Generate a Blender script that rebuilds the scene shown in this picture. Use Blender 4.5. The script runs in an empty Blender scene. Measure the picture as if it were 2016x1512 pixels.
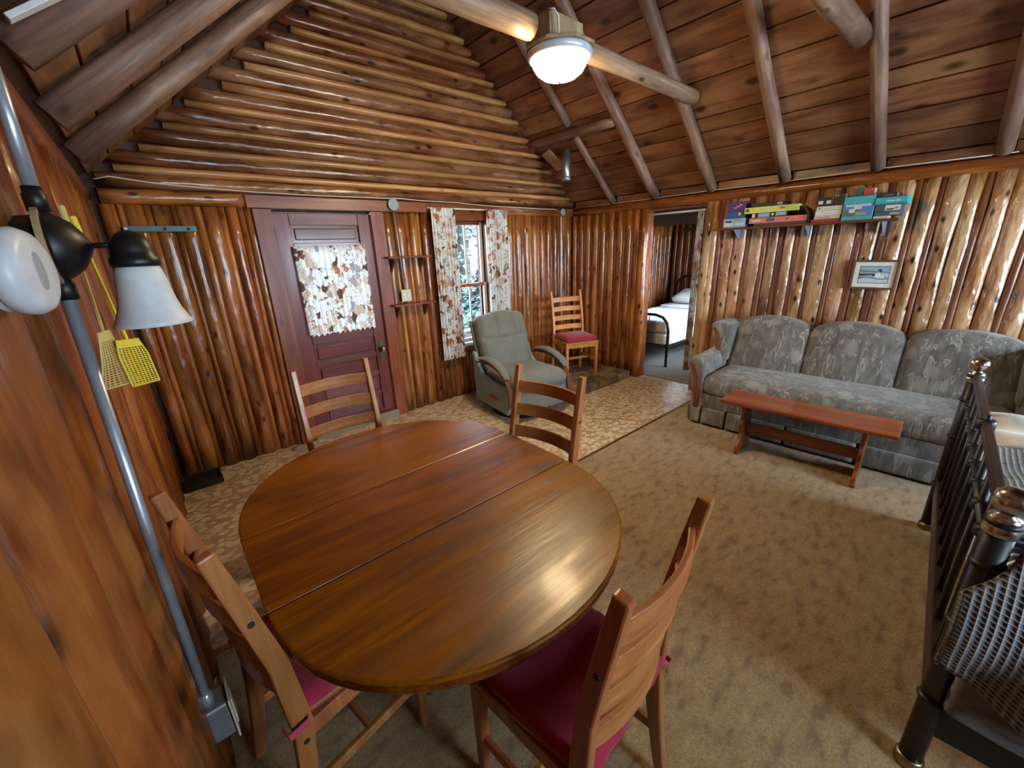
import bpy, math, random
from mathutils import Vector, Matrix
R = math.radians
rnd = random.Random(11)
S = bpy.context.scene
COL = S.collection

# ------------------------------------------------------------------ camera
FPX, PITCH, YAW, ROLL = 802.64, 0.3202, 0.7052, -0.0397
CAM = Vector((0.1265, -3.9735, 1.6772))
fw = Vector((math.sin(YAW)*math.cos(PITCH), math.cos(YAW)*math.cos(PITCH), -math.sin(PITCH)))
rt = Vector((math.cos(YAW), -math.sin(YAW), 0.0)); up = rt.cross(fw)
cr, sr = math.cos(ROLL), math.sin(ROLL)
rt, up = cr*rt + sr*up, -sr*rt + cr*up
cd = bpy.data.cameras.new('camera'); cam = bpy.data.objects.new('camera', cd); COL.objects.link(cam)
cd.sensor_fit = 'HORIZONTAL'; cd.sensor_width = 36.0; cd.lens = FPX*36.0/2016.0; cd.clip_start = 0.02
cam.matrix_world = Matrix(((rt.x, up.x, -fw.x, CAM.x), (rt.y, up.y, -fw.y, CAM.y), (rt.z, up.z, -fw.z, CAM.z), (0, 0, 0, 1)))
S.camera = cam
# ------------------------------------------------------------------ world, sun, exposure
S.view_settings.view_transform = 'Standard'; S.view_settings.look = 'None'
S.view_settings.gamma = 1.0; S.view_settings.use_curve_mapping = False
S.view_settings.exposure = 1.68
S.cycles.max_bounces = 6; S.cycles.diffuse_bounces = 4; S.cycles.glossy_bounces = 3; S.cycles.transmission_bounces = 4; S.cycles.transparent_max_bounces = 8; S.cycles.caustics_reflective = False; S.cycles.caustics_refractive = False
w = bpy.data.worlds.new('sky'); S.world = w; w.use_nodes = True
bg = w.node_tree.nodes['Background']; bg.inputs[0].default_value = (0.71, 0.85, 1.0, 1); bg.inputs[1].default_value = 13.0
sd = bpy.data.lights.new('sun', 'SUN'); sd.energy = 5; sd.angle = R(0.8); sd.color = (1, 0.93, 0.8)
sun = bpy.data.objects.new('sun', sd); COL.objects.link(sun)
sun.rotation_euler = Vector((-0.90, -0.12, -0.75)).to_track_quat('-Z', 'Y').to_euler()
def portal(loc, size, direction):
    l = bpy.data.lights.new('window_portal', 'AREA'); l.shape = 'RECTANGLE'; l.size, l.size_y = size
    l.cycles.is_portal = True
    o = bpy.data.objects.new('window_portal', l); COL.objects.link(o); o.location = loc
    o.rotation_euler = Vector(direction).to_track_quat('-Z', 'Z').to_euler()
# ------------------------------------------------------------------ dimensions
W = 4.714          # room width (left wall 0, right wall W)
YB = -6.3          # wall behind the camera
ZS = 2.06          # top of the upright logs
SL = 0.86          # roof slope
ZE = 2.235         # roof underside at the eaves
RX = W/2; RZ = ZE + SL*RX
LW = -0.035        # front of the left-hand logs
BX0, BX1, BY1 = 4.86, 7.45, -2.7   # bedroom

# ------------------------------------------------------------------ materials
MATS = {}
class NT:
    def __init__(s, name):
        s.m = bpy.data.materials.new(name); s.m.use_nodes = True; s.t = s.m.node_tree
        s.b = s.t.nodes['Principled BSDF']; s.out = s.t.nodes['Material Output']; MATS[name] = s.m
    def n(s, typ, **kw):
        nd = s.t.nodes.new(typ)
        for k, v in kw.items(): setattr(nd, k, v)
        return nd
    def l(s, a, b): s.t.links.new(a, b)
    def setb(s, **kw):
        for k, v in kw.items():
            inp = s.b.inputs[k.replace('_', ' ')]
            if isinstance(v, (tuple, list)) and len(v) == 3 and len(inp.default_value) == 4: v = (*v, 1)
            inp.default_value = v
    def coords(s, scale=(1, 1, 1), kind='Object', rand=True, rot=(0, 0, 0)):
        tc = s.n('ShaderNodeTexCoord'); mp = s.n('ShaderNodeMapping'); mp.inputs['Scale'].default_value = scale
        mp.inputs['Rotation'].default_value = rot
        src = tc.outputs[kind]
        if rand:
            oi = s.n('ShaderNodeObjectInfo'); mu = s.n('ShaderNodeMath', operation='MULTIPLY'); mu.inputs[1].default_value = 37.3
            s.l(oi.outputs['Random'], mu.inputs[0])
            ad = s.n('ShaderNodeVectorMath', operation='ADD'); s.l(src, ad.inputs[0]); s.l(mu.outputs[0], ad.inputs[1]); src = ad.outputs[0]
        s.l(src, mp.inputs[0]); return mp.outputs[0]
    def noise(s, vec, scale=5, detail=4, rough=.55, dist=0):
        nd = s.n('ShaderNodeTexNoise'); s.l(vec, nd.inputs['Vector']); nd.inputs['Scale'].default_value = scale
        nd.inputs['Detail'].default_value = detail; nd.inputs['Roughness'].default_value = rough; nd.inputs['Distortion'].default_value = dist
        return nd.outputs['Fac']
    def vor(s, vec, scale=5, feature='F1', rand=1.0):
        nd = s.n('ShaderNodeTexVoronoi', feature=feature); s.l(vec, nd.inputs['Vector']); nd.inputs['Scale'].default_value = scale
        nd.inputs['Randomness'].default_value = rand
        return nd
    def ramp(s, fac, stops, interp='LINEAR'):
        nd = s.n('ShaderNodeValToRGB'); cr_ = nd.color_ramp; cr_.interpolation = interp
        while len(cr_.elements) < len(stops): cr_.elements.new(.5)
        for e, (p, c) in zip(cr_.elements, stops):
            e.position = p; e.color = (*c, 1) if not isinstance(c, (int, float)) else (c, c, c, 1)
        s.l(fac, nd.inputs[0]); return nd.outputs[0]
    def mix(s, fac, a, b, mode='MIX'):
        nd = s.n('ShaderNodeMix', data_type='RGBA', blend_type=mode)
        for v, i in ((fac, nd.inputs[0]), (a, nd.inputs[6]), (b, nd.inputs[7])):
            if isinstance(v, (int, float)): i.default_value = v
            elif isinstance(v, tuple): i.default_value = (*v, 1)
            else: s.l(v, i)
        return nd.outputs[2]
    def math(s, op, a, b=None):
        nd = s.n('ShaderNodeMath', operation=op)
        for v, i in ((a, nd.inputs[0]), (b, nd.inputs[1])):
            if v is None: continue
            if isinstance(v, (int, float)): i.default_value = v
            else: s.l(v, i)
        return nd.outputs[0]
    def bump(s, h, strength=.3, dist=.01):
        nd = s.n('ShaderNodeBump'); nd.inputs['Strength'].default_value = strength; nd.inputs['Distance'].default_value = dist
        s.l(h, nd.inputs['Height']); s.l(nd.outputs[0], s.b.inputs['Normal'])
    def color(s, c): s.l(c, s.b.inputs['Base Color'])

def plain(name, col, rough=.5, metal=0.0, **kw):
    t = NT(name); t.setb(Base_Color=col, Roughness=rough, Metallic=metal, **kw)
    # slight procedural wear so that no surface is perfectly even
    v = t.coords((1, 1, 1)); n = t.noise(v, 30, 3)
    r = t.ramp(n, [(0.2, max(0, rough-.06)), (0.8, min(1, rough+.08))]); t.l(r, t.b.inputs['Roughness'])
    c2 = tuple(x*.86 for x in col); t.color(t.mix(t.ramp(n, [(0.35, 0.0), (0.75, 1.0)]), c2, col)); return t.m

def wood(name, dark, mid, light, grain=9.0, along=1.1, rough=.35, coat=.0, knots=0.0, var=.25, sat=0.0, bump=.12, patch=0.0, patchcol=None, kscale=3.2, blotch=.35, lump=0.0):
    """varnished wood; the grain runs along the object's own z axis"""
    t = NT(name)
    v = t.coords((grain, grain, along))
    n1 = t.noise(v, 1.0, 5, .62, .7)
    col = t.ramp(n1, [(0.34, dark), (0.5, mid), (0.66, light)])
    vb_ = t.coords((grain*.55, grain*.55, along*1.5)); nb_ = t.noise(vb_, 1.7, 3, .5, .3)
    col = t.mix(t.ramp(nb_, [(0.36, blotch), (0.52, 0.0)]), col, tuple(c*.75 for c in dark))
    v2 = t.coords((grain*5, grain*5, along*1.6)); n2 = t.noise(v2, 1.0, 3, .6)
    col = t.mix(t.ramp(n2, [(0.38, 0.6), (0.56, 0.0)]), col, dark)
    if patch > 0:
        vp = t.coords((5.5, 5.5, 1.3)); np_ = t.noise(vp, 1.3, 4, .55, .5)
        col = t.mix(t.ramp(np_, [(0.5-.25*patch, 0.0), (0.62, 0.85)]), col, patchcol)
    if knots > 0:
        vk = t.coords((kscale*3.0, kscale*3.0, kscale*1.5)); vo = t.vor(vk, 1.0)
        k = t.ramp(vo.outputs['Distance'], [(0.09, 1.0), (0.13, 0.75), (0.19, 0.15), (0.26, 0.0)])
        col = t.mix(t.math('MULTIPLY', k, knots), col, tuple(c*.22 for c in dark))
    oi = t.n('ShaderNodeObjectInfo'); hs = t.n('ShaderNodeHueSaturation')
    a = t.math('MULTIPLY', oi.outputs['Random'], 2*var); a = t.math('ADD', a, 1-var); t.l(a, hs.inputs['Value'])
    r2 = t.math('FRACT', t.math('MULTIPLY', oi.outputs['Random'], 17.7)); h = t.math('ADD', t.math('MULTIPLY', r2, .014), .485); t.l(h, hs.inputs['Hue'])
    hs.inputs['Saturation'].default_value = 1.10 + sat
    t.l(col, hs.inputs['Color']); t.color(hs.outputs[0])
    t.l(t.ramp(n1, [(0.3, rough+.10), (0.7, max(.05, rough-.06))]), t.b.inputs['Roughness'])
    if coat: t.setb(Coat_Weight=coat, Coat_Roughness=.12)
    hgt = t.math('ADD', n1, t.math('MULTIPLY', n2, .35))
    if lump: hgt = t.math('ADD', hgt, t.math('MULTIPLY', t.noise(t.coords((9, 9, 4)), 1.6, 2, .5), lump))
    t.bump(hgt, bump, .012)
    return t.m

# varnished logs
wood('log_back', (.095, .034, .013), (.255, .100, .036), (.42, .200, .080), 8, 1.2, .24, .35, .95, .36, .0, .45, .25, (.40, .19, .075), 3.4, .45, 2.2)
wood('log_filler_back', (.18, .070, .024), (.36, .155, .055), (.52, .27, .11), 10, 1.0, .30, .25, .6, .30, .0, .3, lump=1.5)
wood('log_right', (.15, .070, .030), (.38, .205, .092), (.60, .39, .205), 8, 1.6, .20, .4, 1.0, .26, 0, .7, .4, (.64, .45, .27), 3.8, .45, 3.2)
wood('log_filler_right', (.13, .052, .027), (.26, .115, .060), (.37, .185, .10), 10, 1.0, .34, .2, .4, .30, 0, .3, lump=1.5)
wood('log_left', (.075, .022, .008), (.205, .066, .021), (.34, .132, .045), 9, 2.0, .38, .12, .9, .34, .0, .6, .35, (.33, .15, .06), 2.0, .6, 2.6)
wood('log_gable', (.085, .034, .015), (.215, .092, .040), (.37, .19, .09), 8, 1.2, .25, .35, .9, .24, 0, .45, .2, (.34, .19, .10), 3.2, .5, 2.2)
wood('strip_gable', (.30, .15, .062), (.50, .29, .13), (.66, .43, .22), 10, 1.0, .34, .2, .4, .2, 0, .3, lump=1.5)
wood('plate_log', (.10, .034, .014), (.24, .090, .032), (.37, .16, .06), 8, 1.0, .30, .25, .7, .15, 0, .4, lump=2.0)
wood('rafter_wood', (.125, .068, .040), (.25, .150, .094), (.38, .255, .170), 9, 1.4, .5, 0, .6, .15, -.1, .4, lump=1.0)
wood('tie_wood', (.20, .125, .065), (.38, .26, .145), (.52, .38, .23), 9, 1.0, .5, 0, .9, .1, -.1, .45, lump=1.0)
wood('deck_wood', (.085, .038, .017), (.19, .090, .042), (.30, .160, .080), 4.5, .8, .36, .2, .9, .30, 0, .2, .2, (.25, .14, .07), 1.8, .5)
wood('backing_wood', (.03, .012, .005), (.055, .02, .008), (.08, .03, .012), 6, 1, .7, 0, 0, 0, 0, .1)
wood('door_wood', (.080, .016, .011), (.130, .028, .018), (.185, .045, .028), 10, .9, .34, .35, .0, .12, 0, .12)
wood('trim_wood', (.15, .050, .018), (.27, .095, .034), (.38, .15, .058), 9, .9, .33, .3, .6, .14, 0, .15)
wood('shelf_wood', (.10, .032, .012), (.17, .058, .022), (.25, .09, .035), 9, .9, .4, .15, .2, .12, 0, .12)
wood('table_wood', (.090, .032, .009), (.205, .082, .021), (.32, .145, .042), 16.0, 1.6, .31, .08, .0, .05, .05, .10, .25, (.27, .112, .030), blotch=.30)
wood('table_shaded_wood', (.06, .018, .006), (.13, .042, .012), (.20, .075, .022), 8, 1.0, .22, .5, .0, .05, 0, .05)  # darker than the top: shadow on the table edge put into the colour
wood('chair_wood', (.30, .125, .048), (.42, .19, .078), (.52, .26, .115), 12, .9, .36, .25, .0, .08, 0, .06)
wood('pale_chair_wood', (.44, .19, .065), (.56, .26, .095), (.64, .33, .14), 12, .9, .4, .2, .0, .08, 0, .06)
wood('bench_wood', (.22, .075, .026), (.33, .125, .046), (.41, .175, .070), 12, .7, .3, .4, .0, .06, 0, .06)
wood('bench_leg_wood', (.15, .048, .016), (.26, .092, .032), (.35, .14, .055), 12, .7, .32, .35, .2, .06, 0, .06)
wood('sofa_wood', (.10, .042, .020), (.17, .072, .034), (.24, .105, .052), 12, .9, .35, .3, .0, .06, 0, .06)
wood('frame_wood', (.09, .045, .025), (.15, .08, .045), (.22, .12, .07), 12, .9, .45, .1, .0, .06, 0, .06)
wood('pale_board', (.30, .20, .10), (.44, .31, .17), (.55, .41, .25), 9, 1.0, .5, 0, .3, .08, -.1, .1)
# plain things
plain('black_metal', (.007, .007, .008), .42, .1)
plain('bronze_metal', (.030, .022, .018), .42, .6)
plain('dark_bronze', (.060, .040, .032), .42, .55)
plain('nickel', (.62, .58, .54), .2, 1.0)
plain('brass_cap', (.34, .26, .16), .35, 1.0)
plain('galvanised', (.42, .47, .52), .36, .9)
plain('conduit_steel', (.42, .48, .54), .33, .55)
plain('box_steel', (.30, .33, .34), .5, .7)
plain('grey_paint', (.28, .36, .42), .5)
plain('white_paint', (.78, .80, .80), .45)
plain('white_plastic', (.74, .80, .86), .38)
plain('cream_plastic', (.70, .66, .50), .45)
plain('grey_window', (.42, .42, .42), .3)
plain('black_plastic', (.02, .02, .022), .45)
plain('tape_tan', (.42, .29, .15), .6)
plain('green_metal', (.040, .085, .085), .35, .3)
plain('old_brass', (.10, .085, .06), .45, .8)
plain('pale_sash', (.62, .52, .42), .5)
plain('caulk_wire', (.72, .66, .55), .6)
plain('bright_yellow', (.78, .66, .05), .5)
plain('pale_yellow', (.66, .57, .20), .5)
plain('ring_white', (.68, .74, .82), .3, .1)
plain('bracket_steel', (.36, .44, .55), .4, .5)
plain('dark_gap', (.012, .008, .006), .8)
plain('mat_white', (.80, .83, .80), .6)
plain('shirt_stone', (.30, .29, .22), .7)

def fabric(name, c1, c2, scale=260, rough=.9, big=6, sheen=.25, bump=.35):
    t = NT(name); v = t.coords((1, 1, 1), rand=False)
    n = t.noise(v, scale, 2); b = t.noise(v, big, 3)
    f = t.math('ADD', t.math('MULTIPLY', n, .6), t.math('MULTIPLY', b, .4))
    t.color(t.ramp(f, [(0.35, c1), (0.65, c2)])); t.setb(Roughness=rough, Sheen_Weight=sheen); t.bump(n, bump, .004); return t.m
fabric('recliner_fabric', (.125, .135, .12), (.205, .22, .195))
fabric('recliner_side_fabric', (.17, .245, .28), (.27, .37, .41))
fabric('red_cushion', (.26, .006, .026), (.40, .014, .055), 320)
fabric('red_tie', (.40, .03, .06), (.55, .06, .10), 320)
fabric('white_sheet', (.70, .72, .74), (.82, .83, .84), 200)
fabric('cream_bedding', (.62, .52, .38), (.80, .72, .58), 180, big=9)
fabric('grey_fleece', (.075, .07, .075), (.17, .165, .17), 160, big=14, bump=.8)
fabric('box_spring_fabric', (.52, .40, .27), (.60, .48, .34), 200)

t = NT('sofa_fabric')      # taupe and blue-grey weave with pale tulip-like blotches and stems
v = t.coords((1, 1, 1), rand=False)
vs = t.coords((7, 7, 1.6), rand=False); st = t.noise(vs, 2.2, 5, .6, 1.2)
base = t.ramp(st, [(0.30, (.085, .072, .060)), (0.5, (.150, .142, .128)), (0.66, (.205, .200, .188))])
stem = t.noise(t.coords((16, 16, 2.2), rand=False), 1.6, 3, .5, .8)
base = t.mix(t.ramp(stem, [(0.57, 0.0), (0.62, .75), (0.68, 0.0)]), base, (.44, .42, .37))
vv = t.vor(t.coords((6.5, 6.5, 5.0), rand=False), 1.0); wob = t.noise(v, 14, 3)
d = t.math('ADD', vv.outputs['Distance'], t.math('MULTIPLY', wob, .45))
base = t.mix(t.ramp(d, [(0.46, .65), (0.54, .35), (0.57, 0.0)]), base, (.325, .310, .275))
tone = t.noise(t.coords((1.2, 1.2, 1.2), rand=False), 2, 2)
base = t.mix(t.ramp(tone, [(0.4, 0.0), (0.62, .4)]), base, (.135, .11, .092))
wv = t.noise(v, 300, 2); t.color(base); t.setb(Roughness=.92, Sheen_Weight=.25); t.bump(wv, .35, .004)

t = NT('curtain_fabric')   # white cotton printed with brown, rust and grey leaves
v = t.coords((1, 1, 1), rand=True)
wn_ = t.n('ShaderNodeTexNoise'); t.l(v, wn_.inputs['Vector']); wn_.inputs['Scale'].default_value = 16; wn_.inputs['Detail'].default_value = 2
off = t.n('ShaderNodeVectorMath', operation='SCALE'); t.l(wn_.outputs['Color'], off.inputs[0]); off.inputs['Scale'].default_value = .11
vd = t.n('ShaderNodeVectorMath', operation='ADD'); t.l(v, vd.inputs[0]); t.l(off.outputs[0], vd.inputs[1])
mp_ = t.n('ShaderNodeMapping'); mp_.inputs['Scale'].default_value = (22, 22, 17); t.l(vd.outputs[0], mp_.inputs[0])
va = t.vor(mp_.outputs[0], 1.0); ve = t.vor(mp_.outputs[0], 1.0, 'DISTANCE_TO_EDGE')
W_ = (.72, .75, .76)
sep = t.n('ShaderNodeSeparateColor'); t.l(va.outputs['Color'], sep.inputs[0])
hue = t.ramp(sep.outputs[0], [(0.0, W_), (0.40, (.52, .42, .33)), (0.48, W_), (0.55, (.42, .15, .075)), (0.63, (.62, .52, .44)), (0.70, (.11, .06, .045)), (0.765, W_), (0.86, (.34, .34, .37)), (0.92, W_)], 'CONSTANT')
ln = t.ramp(ve.outputs['Distance'], [(0.020, 1.0), (0.045, 0.0)]); msk = t.ramp(t.noise(v, 9, 2), [(0.42, 0.0), (0.50, 1.0)])
base = t.mix(t.math('MULTIPLY', t.math('MULTIPLY', ln, msk), .8), hue, (.17, .12, .11))
t.color(base); t.setb(Roughness=.9)
tr = t.n('ShaderNodeBsdfTranslucent'); t.l(base, tr.inputs[0]); mx = t.n('ShaderNodeMixShader'); mx.inputs[0].default_value = .11
t.l(t.b.outputs[0], mx.inputs[1]); t.l(tr.outputs[0], mx.inputs[2]); t.l(mx.outputs[0], t.out.inputs[0])

t = NT('linoleum')         # cream pebble pattern
v = t.coords((1, 1, 1), rand=False); wob = t.noise(v, 30, 2)
va = t.vor(t.coords((20, 26, 20), rand=False), 1.0); d = t.math('ADD', va.outputs['Distance'], t.math('MULTIPLY', wob, .22))
peb = t.ramp(va.outputs['Color'], [(0.0, (.60, .49, .35)), (0.5, (.72, .62, .48)), (1.0, (.82, .74, .62))])
base = t.mix(t.ramp(d, [(0.56, 0.0), (0.74, 1.0)]), peb, (.46, .33, .20))
base = t.mix(t.ramp(t.noise(v, 90, 3), [(0.5, 0.0), (0.75, .5)]), base, (.30, .19, .10))
t.color(base); t.setb(Roughness=.28, Coat_Weight=.3, Coat_Roughness=.22); t.bump(d, .12, .003)

t = NT('carpet_pile')      # brown-taupe cut pile with darker flecks
v = t.coords((1, 1, 1), rand=False)
f1 = t.noise(t.coords((6, 13, 9), rand=False, rot=(0, 0, .12)), 1.7, 2, .5, .2); f2 = t.noise(v, 130, 3, .7); f3 = t.noise(t.coords((5, 12, 9), rand=False, rot=(0, 0, .12)), 1.1, 2)
base = t.ramp(f1, [(0.33, (.24, .145, .060)), (0.43, (.41, .265, .115)), (0.62, (.49, .335, .155))])
base = t.mix(t.ramp(f3, [(0.56, 0.0), (0.66, .35)]), base, (.62, .46, .25))
base = t.mix(t.ramp(f2, [(0.40, .55), (0.56, 0.0)]), base, (.19, .115, .055))
t.color(base); t.setb(Roughness=.95, Sheen_Weight=.3)
t.bump(t.math('ADD', f2, t.math('MULTIPLY', t.noise(v, 300, 2), .5)), .9, .012)

t = NT('waffle_blanket')   # blue-grey waffle weave
tc = t.n('ShaderNodeUVMap'); mp = t.n('ShaderNodeMapping'); mp.inputs['Scale'].default_value = (1, 1, 1); t.l(tc.outputs[0], mp.inputs[0])
sx = t.n('ShaderNodeSeparateXYZ'); t.l(mp.outputs[0], sx.inputs[0])
cx = t.math('ABSOLUTE', t.math('SINE', t.math('MULTIPLY', sx.outputs[0], math.pi))); cy = t.math('ABSOLUTE', t.math('SINE', t.math('MULTIPLY', sx.outputs[1], math.pi)))
h = t.math('MULTIPLY', cx, cy)
t.color(t.ramp(h, [(0.15, (.36, .38, .40)), (0.55, (.16, .17, .19)), (0.9, (.05, .052, .06))])); t.setb(Roughness=.95, Sheen_Weight=.3)
t.bump(t.math('SUBTRACT', 1.0, h), 1.0, .012)

t = NT('striped_ticking')
v = t.coords((1, 1, 1), rand=False); sx = t.n('ShaderNodeSeparateXYZ'); t.l(v, sx.inputs[0])
s_ = t.math('FRACT', t.math('MULTIPLY', sx.outputs[0], 24.0))
t.color(t.ramp(s_, [(0.0, (.045, .075, .14)), (0.66, (.72, .78, .82))], 'CONSTANT')); t.setb(Roughness=.9)

t = NT('quilted_mattress')
v = t.coords((1, 1, 1), rand=False); wv_ = t.n('ShaderNodeTexWave'); t.l(v, wv_.inputs[0]); wv_.inputs['Scale'].default_value = 9; wv_.inputs['Distortion'].default_value = 6; wv_.inputs['Detail'].default_value = 2
t.setb(Base_Color=(.74, .77, .80), Roughness=.75); t.bump(wv_.outputs['Fac'], .4, .01)

t = NT('hearth_stone')
v = t.coords((1, 1, 1)); n = t.noise(v, 9, 6, .65, .4); oi = t.n('ShaderNodeObjectInfo')
c = t.ramp(n, [(0.34, (.09, .055, .032)), (0.5, (.21, .135, .072)), (0.66, (.33, .22, .12))]); hs = t.n('ShaderNodeHueSaturation'); t.l(c, hs.inputs['Color'])
t.l(t.math('ADD', t.math('MULTIPLY', oi.outputs['Random'], .8), .6), hs.inputs['Value']); t.color(hs.outputs[0]); t.setb(Roughness=.6); t.bump(n, .5, .02)
plain('mortar', (.16, .13, .095), .9)

t = NT('bedroom_carpet')
v = t.coords((1, 1, 1), rand=False); n = t.noise(v, 60, 3); t.color(t.ramp(n, [(0.35, (.20, .19, .18)), (0.65, (.34, .33, .32))])); t.setb(Roughness=.95); t.bump(n, .6, .01)

t = NT('window_glass')
tr = t.n('ShaderNodeBsdfTransparent'); tr.inputs[0].default_value = (.96, .98, .98, 1); gl = t.n('ShaderNodeBsdfGlossy'); gl.inputs['Roughness'].default_value = .03
fr = t.n('ShaderNodeFresnel'); fr.inputs[0].default_value = 1.45; mx = t.n('ShaderNodeMixShader'); t.l(fr.outputs[0], mx.inputs[0]); t.l(tr.outputs[0], mx.inputs[1]); t.l(gl.outputs[0], mx.inputs[2]); t.l(mx.outputs[0], t.out.inputs[0])
plain('print_glass', (.8, .8, .8), .1)

t = NT('lamp_glass')       # lit ceiling bowl
t.setb(Base_Color=(.9, .85, .75), Roughness=.3, Emission_Color=(1.0, .74, .40), Emission_Strength=52.0)
t = NT('frosted_shade')    # unlit etched glass
n = t.noise(t.coords((1, 1, 1)), 40, 3); t.color(t.ramp(n, [(0.3, (.60, .64, .66)), (0.7, (.70, .73, .74))])); t.setb(Roughness=.45, Subsurface_Weight=.25, Subsurface_Radius=(.03, .03, .03), Transmission_Weight=.0)

t = NT('leaf_green')
n = t.noise(t.coords((1, 1, 1)), 3, 3); t.color(t.ramp(n, [(0.3, (.004, .016, .016)), (0.7, (.026, .068, .064))])); t.setb(Roughness=.7)
t = NT('ground_gravel')
n = t.noise(t.coords((1, 1, 1)), 4, 5); t.color(t.ramp(n, [(0.3, (.035, .035, .032)), (0.7, (.08, .078, .07))])); t.setb(Roughness=.95)
wood('weathered_board', (.010, .011, .012), (.020, .021, .022), (.034, .035, .036), 8, 1, .8)
for nm, c in dict(purple=(.075, .03, .20), pink=(.62, .16, .26), navy_box=(.035, .085, .27), sky_box=(.27, .47, .74), white_box=(.66, .68, .66), salmon=(.66, .20, .155), yellow_box=(.70, .72, .14),
                  lime_box=(.42, .66, .16), black_box=(.018, .02, .024), brown_box=(.08, .045, .035), red_book=(.46, .035, .035), cream_book=(.62, .58, .46), navy_book=(.014, .017, .032), maroon_book=(.10, .03, .022),
                  grey_book=(.05, .052, .055), teal_box=(.05, .44, .50), teal_dark=(.03, .22, .27), green_book=(.04, .15, .11), coral_book=(.62, .09, .10), slate_box=(.06, .10, .13), sage_box=(.30, .36, .24), pale_print=(.72, .74, .70),
                  sea_blue=(.10, .22, .52), cliff_green=(.12, .16, .09), print_sky=(.30, .47, .58), print_dark=(.05, .06, .10), print_mid=(.17, .25, .32), print_light=(.52, .68, .78), bird_dark=(.04, .06, .08)).items():
    plain(nm, c, .55)

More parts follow.
